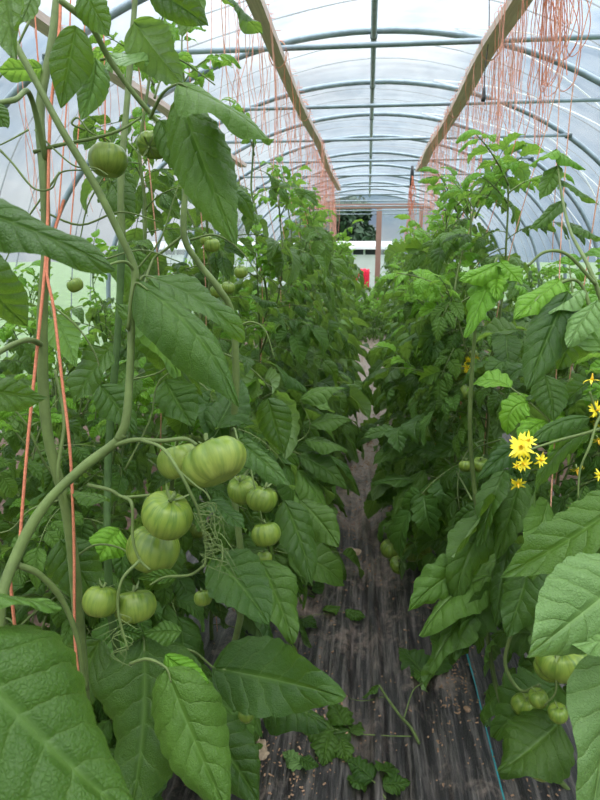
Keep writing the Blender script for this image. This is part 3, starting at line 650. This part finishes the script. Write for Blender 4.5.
# flowers
hstem(Cp, [P(612, 425, .95), P(590, 432, .95), P(560, 440, .95), P(535, 448, .95), P(525, 452, .95)], .0035, .002, 'flower_truss')
hstem(Cp, [P(612, 400, .95), P(598, 420, .93), P(590, 445, .92), P(580, 470, .92), P(578, 498, .92)], .003, .0016, 'flower_truss')
hstem(Cp, [P(610, 430, .95), P(596, 410, .93), P(590, 392, .92)], .003, .002, 'flower_truss')
TOC = CBACK
def F(px, py, s, aim, mi): flower(Cp, P(px, py, .93), aim, s * 1.0, FLOW[mi], Cp.location)
F(521, 447, 1.25, TOC - CRIGHT * .3 + CUP * .3, 2); F(528, 441, .9, TOC + CUP * .5, 1); F(541, 460, .75, TOC + CRIGHT * .3, 1); F(518, 484, .75, TOC - CUP * .8 - CRIGHT * .2, 2); F(524, 464, .8, TOC - CUP * .2, 1)
F(517, 466, .55, TOC - CRIGHT, 0); F(592, 380, .9, CUP + TOC * .2, 3); F(596, 410, .8, TOC + CRIGHT * .3, 2); F(577, 470, .8, -CUP + TOC * .4, 3); F(578, 508, 1.0, -CUP + TOC * .2, 3); F(598, 440, .7, -CUP + TOC * .6, 3); F(600, 475, .6, TOC, 1)
# low fruit on the right
for px, py, d, r, mi in ((563, 662, 1.2, 23, 3), (549, 668, 1.22, 14, 1), (538, 698, 1.25, 10, 2), (558, 713, 1.2, 10, 2), (516, 735, 1.3, 11, 2), (541, 765, 1.3, 16, 1), (524, 705, 1.35, 12, 1)):
    T(px, py, d, r, (R.uniform(-.3, .3), R.uniform(-.3, .3), R.uniform(0, 6)), mi, Cp)
hstem(Cp, [P(600, 600, 1.2), P(575, 625, 1.2), P(556, 655, 1.18), P(556, 690, 1.18), P(545, 705, 1.2)], .0035, .002, 'fruit_truss')
hstem(Cp, [P(590, 560, 1.25), P(545, 580, 1.3), P(522, 610, 1.3), P(505, 660, 1.35), P(520, 690, 1.35), P(540, 685, 1.3)], .007, .004)
for px, py, d, r in ((466, 466, 2.0, 8), (481, 465, 2.0, 9), (390, 549, 2.7, 11), (413, 552, 2.7, 11), (398, 565, 2.6, 9), (424, 548, 2.6, 8)):
    T(px, py, d, r, (R.uniform(-.3, .3), R.uniform(-.3, .3), R.uniform(0, 6)), 3, D)
hstem(D, [P(500, 440, 1.7), P(478, 447, 1.95), P(470, 455, 2.0)], .003, .002, 'fruit_truss')
hstem(D, [P(470, 500, 2.2), P(430, 510, 2.5), P(405, 535, 2.65), P(398, 560, 2.6)], .004, .002, 'fruit_truss')

# ------------------------------------------------------------------ tunnel frame
HY = [4.03 + 1.5 * k for k in range(-4, 11)]
HA, HB, HZ = 3.1, 2.30, 1.0
def arch(u, a=HA, b=HB, y=0):      # u 0..1 left to right including straight legs
    if u < .12: return V((-a, y, HZ * u / .12))
    if u > .88: return V((a, y, HZ * (1 - u) / .12))
    t = PI * (1 - (u - .12) / .76); return V((a * math.cos(t), y, HZ + b * math.sin(t)))
XB = HA * math.sqrt(1 - ((2.725 - HZ) / HB) ** 2)
for i, y in enumerate(HY):
    vis = i - 4
    if 0 <= vis < 8: lab = '%s curved steel roof hoop with straight crossbar in view, counting away from the camera' % ORD[vis]; g = None
    else: lab = 'curved steel roof hoop with straight crossbar, one of the indistinct ones'; g = 'other roof hoops'
    e = empty('roof_hoop', (0, y, 0), lab, 'roof hoop', g)
    mb = MB(); tube(mb, [arch(k / 72) for k in range(73)], .027, None, 10); mb.build('arch', M['steel'], e)
    mb = MB(); tube(mb, [(-XB, -.03, 2.725), (0, -.03, 2.725), (XB, -.03, 2.725)], .0165, None, 10); cb = mb.build('crossbar', M['steel'], e)
    for sx in (-1, 1):
        mb = MB(); tube(mb, [(sx * (XB - .03), -.015, 2.725), (sx * (XB + .03), -.015, 2.725)], .03, None, 8); tube(mb, [(sx * XB, -.075, 2.725), (sx * XB, .03, 2.725)], .008, None, 6); mb.build('clamp', M['clamp'], e)
    mb = MB(); tube(mb, [(0, -.03, HZ + HB - .045), (0, .03, HZ + HB - .045)], .03, None, 8); mb.build('clamp', M['clamp'], e)
mb = MB(); tube(mb, [(0, HY[0], HZ + HB - .048), (0, 8, HZ + HB - .048), (0, HY[-1], HZ + HB - .048)], .024, None, 10)
tag(mb.build('ridge_pole', M['steel']), 'long straight steel ridge pole under the middle of the hoops', 'ridge pole')

def film_surface(name, u0, u1, nu):
    mb = MB(); vs = []; fs = []; ny = 0; ys = []
    for k in range(len(HY) - 1):
        for s in range(8): ys.append(HY[k] + 1.5 * s / 8)
    ys.append(HY[-1]); m = nu + 1
    for y in ys:
        ph = ((y - HY[0]) / 1.5) % 1; sag = .035 * math.sin(PI * ph)
        for j in range(m):
            u = u0 + (u1 - u0) * j / nu; p = arch(u, HA + .03 - sag, HB + .03 - sag, y)
            w = noise.noise(V((p.x * 1.5, y * 5, p.z * 1.5))) * .012 * (1 if .02 < ph < .98 else 0)
            p.x += w; p.z += w if 0 < u < 1 else 0; vs.append(p)
    for i in range(len(ys) - 1):
        for j in range(nu): fs.append((i*m + j, i*m + j + 1, (i+1)*m + j + 1, (i+1)*m + j))
    mb.add(vs, fs); return tag(mb.build(name, M['film']), kind='structure')
film_surface('ceiling', .12, .88, 56); film_surface('wall_left', 0, .12, 4); film_surface('wall_right', .88, 1, 4)

# lacing cords over the film
for k in range(3, len(HY) - 1):
    yy = HY[k]
    for fr, dy in ((.36, 0), (.66, .0)):
        mb = MB(); pts = []
        for i in range(49):
            u = .03 + .94 * i / 48; p = arch(u, HA + .04, HB + .045, yy + 1.5 * fr + .12 * math.sin(i * .5 + k)); pts.append(p)
        tube(mb, pts, .006, None, 4); o = mb.build('cord', M['rope'])
        tag(o, 'thin dark cord arching over the plastic roof between two hoops', 'cord', 'cords over the plastic roof')
for k in range(3, 8):   # crossing diagonals on the right-hand side
    for s in (0, 1):
        mb = MB(); pts = [arch(.55 + .33 * i / 24, HA + .04, HB + .045, HY[k] + (1.5 * i / 24 if s else 1.5 - 1.5 * i / 24)) for i in range(25)]
        tube(mb, pts, .006, None, 4); tag(mb.build('strap', M['white']), 'pale strap running diagonally over the plastic on the right side', 'strap', 'diagonal straps on the right side')

# end wall with its door opening
YE = HY[-1]; DX0, DX1, HDR = -.98, .22, 2.90
def endwall(name, y, opening):
    mb = MB(); prof = [arch(k / 60, HA + .02, HB + .02, y) for k in range(61)]
    zs_top = lambda x: HZ + (HB + .02) * math.sqrt(max(0, 1 - (x / (HA + .02)) ** 2))
    xs = sorted(set([-HA + (2 * HA) * i / 40 for i in range(41)] + ([DX0, DX1] if opening else [])))
    for a, b in zip(xs[:-1], xs[1:]):
        z0 = HDR if opening and a >= DX0 - 1e-6 and b <= DX1 + 1e-6 else 0
        mb.add([(a, y, z0), (b, y, z0), (b, y, zs_top(b)), (a, y, zs_top(a))], [(0, 1, 2, 3)])
    return tag(mb.build(name, M['film'], smooth=False), kind='structure')
endwall('wall_back', YE, True); endwall('wall_front', HY[0], False)
def beam(name, c, s, m='timber'):
    mb = MB(); box(mb, c, s); o = mb.build(name, M[m], smooth=False); bv = o.modifiers.new('b', 'BEVEL'); bv.width = .006; bv.segments = 2
    return o
tag(beam('trim_1', (-.1, YE - .06, HDR + .05), (4.0, .09, .13)), kind='structure')
tag(beam('trim_2', (DX1 + .08, YE - .05, (HDR - .02) / 2), (.16, .10, HDR - .02)), kind='structure')
tag(beam('trim_3', (DX0 - .06, YE - .05, (HDR - .02) / 2), (.12, .10, HDR - .02)), kind='structure')
tag(beam('trim_4', (1.55, YE - .05, (HDR - .02) / 2), (.10, .08, HDR - .02)), kind='structure')

# wooden boards slung under the crossbars
def board(x, y0, y1, label, w=.095, t=.045, tilt=0):
    e = empty('wooden_board', (x, (y0 + y1) / 2, 2.683), label, 'board')
    mb = MB(); n = 30; L_ = y1 - y0; vs = []; fs = []
    for i in range(n + 1):
        y = -L_ / 2 + L_ * i / n; dx = .012 * math.sin(i * .5); dz = .006 * math.sin(i * .9)
        for (a, b) in ((-w/2, -t/2), (w/2, -t/2), (w/2, t/2), (-w/2, t/2)):
            c, s = math.cos(tilt), math.sin(tilt); vs.append((a * c - b * s + dx, y, a * s + b * c + dz))
    for i in range(n):
        for k in range(4): fs.append((i*4 + k, i*4 + (k+1) % 4, (i+1)*4 + (k+1) % 4, (i+1)*4 + k))
    fs += [(0, 1, 2, 3), (n*4 + 3, n*4 + 2, n*4 + 1, n*4)]; mb.add(vs, fs); mb.build('plank', M['board'], e, smooth=False)
    for y in HY:
        if y0 < y < y1:
            mb = MB(); yy = y - (y0 + y1) / 2 - .03
            tube(mb, [(.055 * math.cos(a), yy + .006 * math.sin(a * 3), .0 + .075 * math.sin(a) + .01) for a in [2 * PI * i / 16 for i in range(17)]], .004, None, 5, caps=False); mb.build('binding', M['twine_old'], e)
    return e
ZB = 2.68
board(-.575, 1.9, 11.6, 'long weathered wooden board slung under the crossbars above the left row', w=.07)
board(.68, 1.9, 9.2, 'long weathered wooden board slung under the crossbars above the right row')
board(-1.72, 1.6, 8.5, 'weathered wooden board above the outer left row, mostly hidden by leaves')

# ------------------------------------------------------------------ twine
def twine(pts, label, group=None, r=.0017, m='twine', n=4, sides=4):
    mb = MB(); pts = [V(p) for p in pts]; tube(mb, catmull(pts, n), r, None, sides, caps=False)
    o = mb.build('twine', M[m], off=pts[0], loc=pts[0]); return tag(o, label, 'twine', group)
def wavy(x, y, z0, z1, amp, n, rng):
    dx = rng.uniform(-.06, .06); dy = rng.uniform(-.05, .05); out = []
    for i in range(n + 1):
        t = i / n; out.append((x + dx * t + rng.uniform(-amp, amp) * (t > 0), y + dy * t + rng.uniform(-amp, amp) * (t > 0), z0 + (z1 - z0) * t))
    return out
rt = random.Random(5)
for (x, y, h, side) in BASES:           # one length of twine carrying each plant
    if y > 11: continue
    bx = -.575 if side == 'left' else .68
    twine([(bx, y, 2.66), (bx * .8 + x * .2, y, 2.1), (x + .01, y + .012, 1.4), (x - .015, y, .8), (x + .01, y, .08)],
          'thin orange twine running down a tomato plant in the %s row' % side, 'twines tying up the %s row' % side, r=.0020, m='twine' if rt.random() < .5 else 'twine_old')
def hanging(bx, side, y0, y1, cnt, zlo=(1.75, 2.35)):
    lab = 'loose salmon-red twine dangling from the wooden board above the %s row' % side; g = 'loose twines hanging from the %s board' % side
    for i in range(cnt):
        y = y0 + (y1 - y0) * ((i + rt.random()) / cnt); x = bx + (1 if bx > 0 else -1) * rt.choice((-.058, .06, .06, .06, .062, .062)) + rt.uniform(-.004, .004); z = rt.uniform(*zlo)
        if rt.random() < .35:      # a loop: down and up again
            d = rt.uniform(.03, .12); pts = [(x, y, 2.70), (x + rt.uniform(-.03, .03), y + .01, (2.70 + z) / 2), (x + .01, y + d * .4, z), (x + d * .3, y + d, (2.7 + z) / 2 - .05), (x, y + d, 2.70)]
        else: pts = [(bx - (x - bx), y, 2.715), (x, y, 2.715)] + wavy(x, y, 2.65, z, .02, 5, rt)
        twine(pts, lab, g, r=rt.uniform(.0014, .0021), m='twine_pink' if rt.random() < .8 else 'twine')
hanging(-.575, 'left', 2.4, 6.5, 45); hanging(-.575, 'left', 6.5, 11.4, 95, (1.7, 2.3)); hanging(.68, 'right', 2.6, 4.2, 46, (1.9, 2.4)); hanging(.68, 'right', 4.2, 9.0, 85, (1.7, 2.35))
hanging(-1.72, 'outer left', 1.8, 5, 22, (1.6, 2.2))
# bundle past the end of the right board
for i in range(22):
    a = rt.uniform(0, 6.28); x = .62 + .02 * math.cos(a); y = 9.6 + .05 * math.sin(a)
    twine([(.62, 9.6, 2.70)] + wavy(x, y, 2.6, rt.uniform(1.6, 1.9), .05, 5, rt), 'salmon twine in the bundle hung on a crossbar past the right board end', 'twine bundle past the right board', r=.003)
mb = MB(); tube(mb, [(.62, 9.6, 2.80), (.62, 9.6, 2.72), (.62, 9.6, 2.52)], .02, .03, 8); tag(mb.build('dark_wrap', M['black']), 'dark knot of wrapping at the top of the far twine bundle', 'knot')
# the tangled hank at the near end of the right board
for i in range(12):
    u = random.Random(i * 7); y = 2.9 + u.uniform(-.06, .25); x = .735 + u.uniform(-.01, .05)
    zl = u.uniform(2.15, 2.4); w = u.uniform(.05, .13)
    twine([(x - .03, y, 2.69), (x, y, 2.66), (x + .01, y + .01, 2.5), (x + w * .2, y, zl + .05), (x + w * .5, y + .02, zl), (x + w * .9, y, zl + .07), (x + w * .8, y, 2.5), (x + .02, y + .03, 2.66), (x - .04, y + .04, 2.71)],
          'coiled salmon twine loop in the tangled hank on the near end of the right board', 'tangled twine hank on the right board', r=.0018)
# foreground twines, hand placed
twine([P(62, -120, 1.02), P(60, 20, 1.0), P(50, 120, .98), P(47, 240, .965), P(38, 340, .96), P(28, 440, .955), P(20, 540, .96), P(14, 620, .97), V((-.62, .95, .02))], 'bright orange twine slanting down along the thick stem at the left edge', r=.0026)
twine([P(64, 200, 1.0), P(47, 262, .965), P(54, 310, .962), P(62, 380, .96), P(70, 450, .965), P(74, 540, .985), P(75, 640, 1.0), P(82, 700, 1.0)], 'bright orange twine crossing in front of the thick stem, right of the slanting one', r=.0026)
for i, (x0, x1, y1, d) in enumerate(((72, 58, 220, 1.3), (88, 70, 240, 1.4), (100, 104, 200, 1.35), (30, 42, 180, 1.3))):
    twine([P(x0, -60, d), P((x0 + x1) / 2 + 3, 80, d), P(x1, y1, d)], 'reddish twine hanging behind the top left leaves', 'twines behind the top left leaves', r=.0016)
twine([P(600, -30, 1.7), P(577, 60, 1.75), P(566, 160, 1.8), P(560, 260, 1.8), P(556, 380, 1.8), P(550, 540, 1.8)], 'pale orange twine falling straight down through the right plants', r=.0018, m='twine_old')
twine([P(556, -30, 2.2), P(560, 60, 2.2), P(556, 170, 2.2), P(552, 260, 2.2)], 'pale orange twine dropping into the tallest right plant tops', r=.0018, m='twine_old')
twine([P(555, 440, 1.3), P(552, 480, 1.3), P(549, 545, 1.3)], 'short twine ending in a clear clip, below the yellow flowers', r=.0016, m='twine_old')
mb = MB(); box(mb, P(548, 548, 1.3), (.018, .012, .014)); o = mb.build('plant_clip', M['clip'], smooth=False); bv = o.modifiers.new('b', 'BEVEL'); bv.width = .003; bv.segments = 2; tag(o, 'small clear plastic plant clip on a right side stem', 'clip')
e = empty('hanging_wire', P(489, -10, 3.4), 'dark wire with a black fitting hanging beside the right board', 'wire')
mb = MB(); tube(mb, catmull([P(489, -40, 3.4), P(489, 30, 3.4), P(485, 70, 3.4), P(484, 92, 3.4)], 4), .003, None, 5); mb.build('wire', M['black'], e, off=e.location)
mb = MB(); tube(mb, [P(484, 88, 3.4), P(484, 92, 3.4), P(484, 97, 3.4), P(483, 101, 3.4)], .008, .012, 8); mb.build('fitting', M['black'], e, off=e.location)

# ------------------------------------------------------------------ ground
mb = MB(); mb.add([(-3.2, HY[0], -.01), (3.2, HY[0], -.01), (3.2, YE, -.01), (-3.2, YE, -.01)], [(0, 1, 2, 3)]); tag(mb.build('floor', M['soil']), kind='structure')
def ground_z(x, y):
    r = 1 - abs(x - .05) / 1.2; r = max(.15, r); s = .45 * math.sin(y * .55)
    a = abs(noise.noise(V((x * 9 + s, y * .55, 0)))); b = abs(noise.noise(V((x * 22 + s * 2, y * 1.1, 3)))); c = noise.noise(V((x * 3, y * 2.1, 7)))
    return .018 + r * (.050 * (1 - min(1, a * 2.4)) ** 1.3 + .020 * (1 - min(1, b * 2.6))) + .008 * c
mb = MB(); vs = []; fs = []; xs = [-1.25 + 2.5 * i / 150 for i in range(151)]; ys = [.6 * 1.0 + (16.5) * (j / 150) ** 1.7 for j in range(151)]
for y in ys:
    for x in xs: vs.append((x, y, max(.001, ground_z(x, y))))
for j in range(150):
    for i in range(150): fs.append((j*151 + i, j*151 + i + 1, (j+1)*151 + i + 1, (j+1)*151 + i))
mb.add(vs, fs); tag(mb.build('ground_cover_fabric', M['fabric']), 'black woven ground cover fabric, wrinkled and dusty, along the aisle between the rows', 'ground cover')
for xx, key, lab in ((.405, 'tealthread', 'thin teal marker stripe running along the fabric on the right of the aisle'), (-.36, 'bluethread', 'thin blue marker stripe on the fabric at the left of the aisle')):
    mb = MB(); vs = []; fs = []; n = 240
    for i in range(n + 1):
        y = .7 + 5 * i / n; x = xx + .01 * math.sin(y * 1.7)
        vs += [(x - .003, y, max(.001, ground_z(x - .003, y)) + .0022), (x + .003, y, max(.001, ground_z(x + .003, y)) + .0022)]
    for i in range(n): fs.append((2*i, 2*i + 1, 2*i + 3, 2*i + 2))
    mb.add(vs, fs); tag(mb.build('marker_stripe', M[key]), lab, 'stripe')
# debris: countless chips
rd = random.Random(9); mb = MB()
cent = [(rd.uniform(-.45, .6), rd.uniform(1.2, 5)) for i in range(16)] + [(.33, 1.95), (.36, 2.1), (.3, 1.8), (-.2, 1.55), (-.16, 1.45), (-.1, 3.0), (-.08, 3.3), (.05, 4), (0, 4.6), (.1, 5.2), (.15, 3.3)]
for i in range(2600):
    if rd.random() < .75: c = rd.choice(cent); x = rd.gauss(c[0], .06); y = rd.gauss(c[1], .16)
    else: x = rd.uniform(-.6, .7); y = rd.uniform(1.1, 7)
    z = max(.001, ground_z(x, y)); s = rd.uniform(.0014, .0042) * (1 + .15 * y); a = rd.uniform(0, 3.14); l = rd.uniform(1, 3.2)
    rot = Matrix.Rotation(a, 3, 'Z') @ Matrix.Rotation(rd.uniform(-.4, .4), 3, 'X'); box(mb, (x, y, z + s * .2), (s, s * l, s * .5), rot=rot)
tag(mb.build('wood_chips', M['chip'], smooth=False), 'scattered reddish wood chips and crumbs on the black fabric', 'wood chips', kind='stuff')
# soil clod by the teal line
def clod(x, y, r, lab):
    mb = MB(); vs = []; fs = []; nu, nv = 16, 9
    for j in range(nv + 1):
        for i in range(nu):
            th = PI * j / nv; a = 2 * PI * i / nu; p = V((math.sin(th) * math.cos(a), math.sin(th) * math.sin(a), math.cos(th) * .55)); k = 1 + .35 * noise.noise(p * 2.2 + V((x * 9, y, 0))) + .15 * noise.noise(p * 7)
            vs.append(p * r * k)
    for j in range(nv):
        for i in range(nu): fs.append((j*nu + i, (j+1)*nu + i, (j+1)*nu + (i+1) % nu, j*nu + (i+1) % nu))
    mb.add(vs, fs); o = mb.build('soil_clod', M['chip'], loc=(x, y, ground_z(x, y) + r * .35)); return tag(o, lab, 'clod')
clod(.335, 1.98, .026, 'brown lump of soil on the fabric just left of the teal stripe')
clod(.36, 1.72, .012, 'tiny brown crumb of soil beside the teal stripe')
# dry leaves on the ground
for i, (px, py, d) in enumerate(((420, 520, 3.1), (412, 545, 2.9), (398, 500, 3.6), (348, 555, 2.6), (262, 775, 1.75))):
    q = P(px, py, 1); dr = (q - V((0, 0, CAMZ))); k = -CAMZ / dr.z; g = V((0, 0, CAMZ)) + dr * k; g.z = ground_z(g.x, g.y) + .012
    mb = MB(); leaflet(mb, (0, 0, 0), V((math.cos(i * 2), math.sin(i * 2), .1)), V((0, 0, 1)), .09, .055, rd, droop=.3, curl=.6, lobe=.3, K=4, nu=14, nv=8, wave=.25)
    tag(mb.build('dry_leaf', M['dead'], loc=g), 'curled dry brown leaf lying on the ground %s' % ('under the right row', 'among the right row stems near green fruit', 'far down the right side of the aisle', 'in the middle of the aisle', 'at the bottom left of the aisle')[i], 'dry leaf')
def G(px, py, lift=.01):
    q = P(px, py, 1); dr = q - V((0, 0, CAMZ)); k = -CAMZ / dr.z; g = V((0, 0, CAMZ)) + dr * k; g.z = max(.001, ground_z(g.x, g.y)) + lift; return g
# pruned side shoot lying in the aisle
g0 = G(418, 764)
S = empty('pruned_shoot', g0, 'cut pale green tomato side shoot lying in the aisle at the bottom of the picture', 'pruned shoot')
hstem(S, [G(418, 764), G(410, 748, .02), G(400, 732, .03), G(388, 716, .03), G(378, 710, .03)], .0065, .0045)
hstem(S, [G(403, 735, .025), G(412, 715, .03), G(424, 700, .04), G(430, 690, .04)], .003, .002)
hstem(S, [G(384, 714, .02), G(360, 714, .02), G(330, 716, .02), G(310, 717, .015)], .0018, .001)
hstem(S, [G(410, 755, .015), G(385, 752, .015), G(355, 750, .02), G(330, 750, .02)], .0028, .0015)
for a in ((428, 692, 400, 668, 34), (432, 690, 440, 662, 28), (428, 695, 412, 690, 18), (378, 710, 362, 712, 12)):
    hleaf(S, G(a[0], a[1], .03), G(a[2], a[3], .03), a[4] / 600 * 2.1, up=(0, 0, 1), lobe=.2, K=6, seed=a[0])
g1 = G(330, 752)
for a in ((350, 750, 318, 758, 26), (345, 750, 330, 720, 24), (335, 752, 300, 748, 30), (330, 752, 318, 785, 26), (350, 750, 362, 735, 20), (340, 760, 350, 782, 18)):
    hleaf(S, G(a[0], a[1], .02), G(a[2], a[3], .015), a[4] / 600 * 2.0, up=(0, 0, 1), lobe=.25, K=6, seed=a[2], tint=.85)
g2 = G(370, 800)
S2 = empty('pruned_sprig', g2, 'small cut tomato sprig lying at the very bottom edge of the aisle', 'pruned sprig')
hstem(S2, [G(385, 815), G(372, 798, .015), G(360, 790, .015)], .003, .002)
for a in ((378, 800, 400, 778, 22), (372, 798, 350, 776, 26), (382, 806, 410, 800, 20), (366, 795, 345, 802, 20)):
    hleaf(S2, G(a[0], a[1], .02), G(a[2], a[3], .015), a[4] / 600 * 1.8, up=(0, 0, 1), lobe=.25, K=6, seed=a[2])
S3 = empty('pruned_leaf', G(290, 775), 'pale torn tomato leaf lying on the fabric at lower left of the aisle', 'pruned leaf')
hleaf(S3, G(303, 788, .015), G(284, 766, .015), .06, up=(0, 0, 1), lobe=.2, m='leaf_pale', seed=4)
hleaf(S3, G(300, 785, .02), G(318, 792, .02), .04, up=(0, 0, 1), lobe=.2, m='leaf', seed=6)
S4 = empty('pruned_leaf', G(330, 622), 'dark tomato leaf fallen across the middle of the fabric aisle', 'pruned leaf')
hstem(S4, [G(295, 634, .015), G(320, 628, .015), G(345, 622, .015)], .002, .001)
for a in ((300, 633, 318, 640, 16), (325, 627, 338, 618, 14), (345, 623, 366, 626, 14)): hleaf(S4, G(a[0], a[1], .02), G(a[2], a[3], .015), a[4] / 600 * 2.6, up=(0, 0, 1), lobe=.2, seed=a[2])
S5 = empty('pruned_leaf', G(490, 700), 'small pale leaf lying on the fabric just right of the teal stripe', 'pruned leaf')
hleaf(S5, G(512, 702, .02), G(483, 708, .015), .045, up=(0, 0, 1), lobe=.2, m='leaf_pale', seed=8)

# white barrel with a red cloth over it near the far door
def lathe(mb, prof, n=24, mi=0, cz=0):
    vs = []; fs = []
    for r, z in prof:
        for i in range(n): a = 2 * PI * i / n; vs.append((r * math.cos(a), r * math.sin(a), z + cz))
    for j in range(len(prof) - 1):
        for i in range(n): fs.append((j*n + i, j*n + (i+1) % n, (j+1)*n + (i+1) % n, (j+1)*n + i))
    mb.add(vs, fs, None, mi)
cx, cy = -.13, 16.6
e = empty('barrel', (cx, cy, 0), 'white barrel under a red cloth near the far door', 'barrel')
mb = MB(); lathe(mb, [(0, .002), (.19, .002), (.20, .03), (.215, .3), (.22, .32), (.215, .34), (.22, .7), (.226, .72), (.22, .74), (.20, 1.03), (.19, 1.06), (0, 1.06)]); mb.build('drum', M['white'], e)
mb = MB(); lathe(mb, [(0, 1.06), (.205, 1.06), (.21, 1.08), (.20, 1.10), (0, 1.10)]); mb.build('lid', M['white'], e)
def drape(path, w0, w1, n=16):
    pts = catmull(path, 6); vs = []; m = len(pts)
    for i, p in enumerate(pts):
        t = i / (m - 1); w = w0 + (w1 - w0) * t
        for j in range(n + 1):
            u = -1 + 2 * j / n; vs.append(V((p[0] + u * w, p[1] - .018 * math.sin(u * 8 + t * 2) - .01, p[2] - .02 * abs(u) - .012 * math.sin(u * 5))))
    return vs, [(i*(n+1) + j, i*(n+1) + j + 1, (i+1)*(n+1) + j + 1, (i+1)*(n+1) + j) for i in range(m - 1) for j in range(n)]
mb = MB()
vs, fs = drape([(.07, .12, 1.13), (.07, -.1, 1.16), (.08, -.22, 1.12), (.08, -.25, .9), (.08, -.26, .66)], .10, .085); mb.add(vs, fs)
vs, fs = drape([(.0, .12, 1.13), (-.04, -.1, 1.15), (-.12, -.22, 1.08), (-.19, -.25, .95), (-.21, -.26, .84)], .10, .05); mb.add(vs, fs)
o = mb.build('red_cloth', M['cloth'], loc=(cx, cy, 0)); sd = o.modifiers.new('s', 'SOLIDIFY'); sd.thickness = .012
tag(o, 'bright red cloth draped over the white barrel near the far door', 'cloth')

# ------------------------------------------------------------------ outside
mb = MB(); mb.add([(-90, -40, -.04), (90, -40, -.04), (90, 160, -.04), (-90, 160, -.04)], [(0, 1, 2, 3)]); tag(mb.build('ground', M['grass']), kind='structure')
e = empty('cabin', (-5.2, 31.5, -.14), 'long low white cabin with a band of dark windows outside the far door', 'cabin')
mb = MB(); box(mb, (0, 0, .87), (13, 2.6, 1.66)); mb.build('wall', M['housewhite'], e, smooth=False)
mb = MB(); vs = []; n = 12
for sy in (-6.7, 6.7):
    for i in range(n + 1):
        a = PI * i / n; vs.append((sy, -1.5 * math.cos(a), 1.95 + .42 * math.sin(a)))
fs = [(i, i+1, n+2+i, n+1+i) for i in range(n)] + [tuple(range(n+1))[::-1], tuple(range(n+1, 2*n+2)), (0, n+1, 2*n+1, n)]
mb.add(vs, fs); mb.build('roof', M['houseroof'], e, smooth=False)
mb = MB(); box(mb, (0, 0, 1.83), (12.9, 2.5, .28)); mb.build('window_band', M['glassdark'], e, smooth=False)
for k in range(22):
    mb = MB(); box(mb, (-6.2 + .59 * k, -1.27, 1.83), (.09, .05, .30)); mb.build('mullion', M['housewhite'], e, smooth=False)
def tree(x, y, h, rad, label, seed, cnt=3200, squash=1.0, z0=.35):
    u = random.Random(seed); e = empty('tree', (x, y, -.04), label, 'tree'); mb = MB()
    tube(mb, catmull([(0, 0, 0), (.05, .02, h * .3), (-.05, .05, h * .55), (0, 0, h * .85)], 4), h * .03, h * .008, 8); mb.build('trunk', M['bark'], e)
    blobs = []
    for i in range(26):
        a = u.uniform(0, 6.28); q = u.random(); zz = h * (z0 + (1 - z0) * .88 * u.random()); rr = rad * math.sqrt(max(.05, 1 - ((zz / h - .55) / .5) ** 2)) * .7 * q ** .5
        blobs.append((V((rr * math.cos(a), rr * math.sin(a), zz)), rad * u.uniform(.25, .42)))
    mb = MB()
    for i in range(cnt):
        c, r = u.choice(blobs); d = V((u.gauss(0, 1), u.gauss(0, 1), u.gauss(0, 1))).normalized(); p = c + d * r * u.uniform(.75, 1.05); s = rad * u.uniform(.05, .10)
        a = V((u.gauss(0, 1), u.gauss(0, 1), u.gauss(0, .6))).normalized(); b = a.cross(d).normalized() if a.cross(d).length > .1 else V((0, 0, 1))
        mb.add([p - a * s, p - b * s * .5 + d * s * .1, p + a * s, p + b * s * .5 + d * s * .1], [(0, 1, 2, 3)])
    mb.build('crown', M['treeleaf'], e); return e
tree(-2.6, 44, 5.0, 3.5, 'dark green rounded tree standing behind the white cabin', 1, 15000, z0=.12)
tree(-11.2, 46, 5.4, 3.2, 'dark tree left of the others beyond the far door', 2, 3000, z0=.15)
tree(11.5, 16.5, 9.5, 2.6, 'tall tree seen faintly through the plastic at upper right', 3, 3600)
tree(15.5, 22, 7.0, 3.0, 'faint tree behind the plastic on the right side', 4, 2500)

# ------------------------------------------------------------------ sky and sun
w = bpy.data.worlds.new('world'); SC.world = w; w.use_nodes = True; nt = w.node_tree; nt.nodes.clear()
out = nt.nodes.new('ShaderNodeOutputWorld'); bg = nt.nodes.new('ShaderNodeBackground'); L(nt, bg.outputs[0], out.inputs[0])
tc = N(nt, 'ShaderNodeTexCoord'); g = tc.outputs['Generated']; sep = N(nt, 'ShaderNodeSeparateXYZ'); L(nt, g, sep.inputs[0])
cl = noise_t(nt, 2.6, 6, .6, mapping(nt, g, (1, 1, 2.2)))
bx = N(nt, 'ShaderNodeMapRange'); L(nt, sep.outputs[0], bx.inputs[0]); bx.inputs[1].default_value = -.1; bx.inputs[2].default_value = .6; bx.inputs[3].default_value = .03; bx.inputs[4].default_value = -.20
c = mixc(nt, ramp(nt, math_n(nt, 'ADD', cl, bx.outputs[0]), .40, .60), (.33, .52, .77), (.92, .95, 1.0))
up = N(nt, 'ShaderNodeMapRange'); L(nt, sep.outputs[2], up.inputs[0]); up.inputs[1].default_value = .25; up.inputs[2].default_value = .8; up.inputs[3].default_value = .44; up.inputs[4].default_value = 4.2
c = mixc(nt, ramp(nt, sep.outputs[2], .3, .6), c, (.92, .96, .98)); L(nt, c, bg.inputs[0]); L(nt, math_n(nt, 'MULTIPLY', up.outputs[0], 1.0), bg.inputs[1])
sl = bpy.data.lights.new('sun', 'SUN'); sl.energy = 1.2; sl.angle = math.radians(25); sl.color = (1, .97, .92)
so = bpy.data.objects.new('sun', sl); COL.objects.link(so); so.rotation_euler = (math.radians(24), math.radians(10), 0)

SC.view_settings.view_transform = 'Standard'; SC.view_settings.look = 'None'; SC.view_settings.gamma = 1; SC.view_settings.use_curve_mapping = False
SC.view_settings.exposure = .1
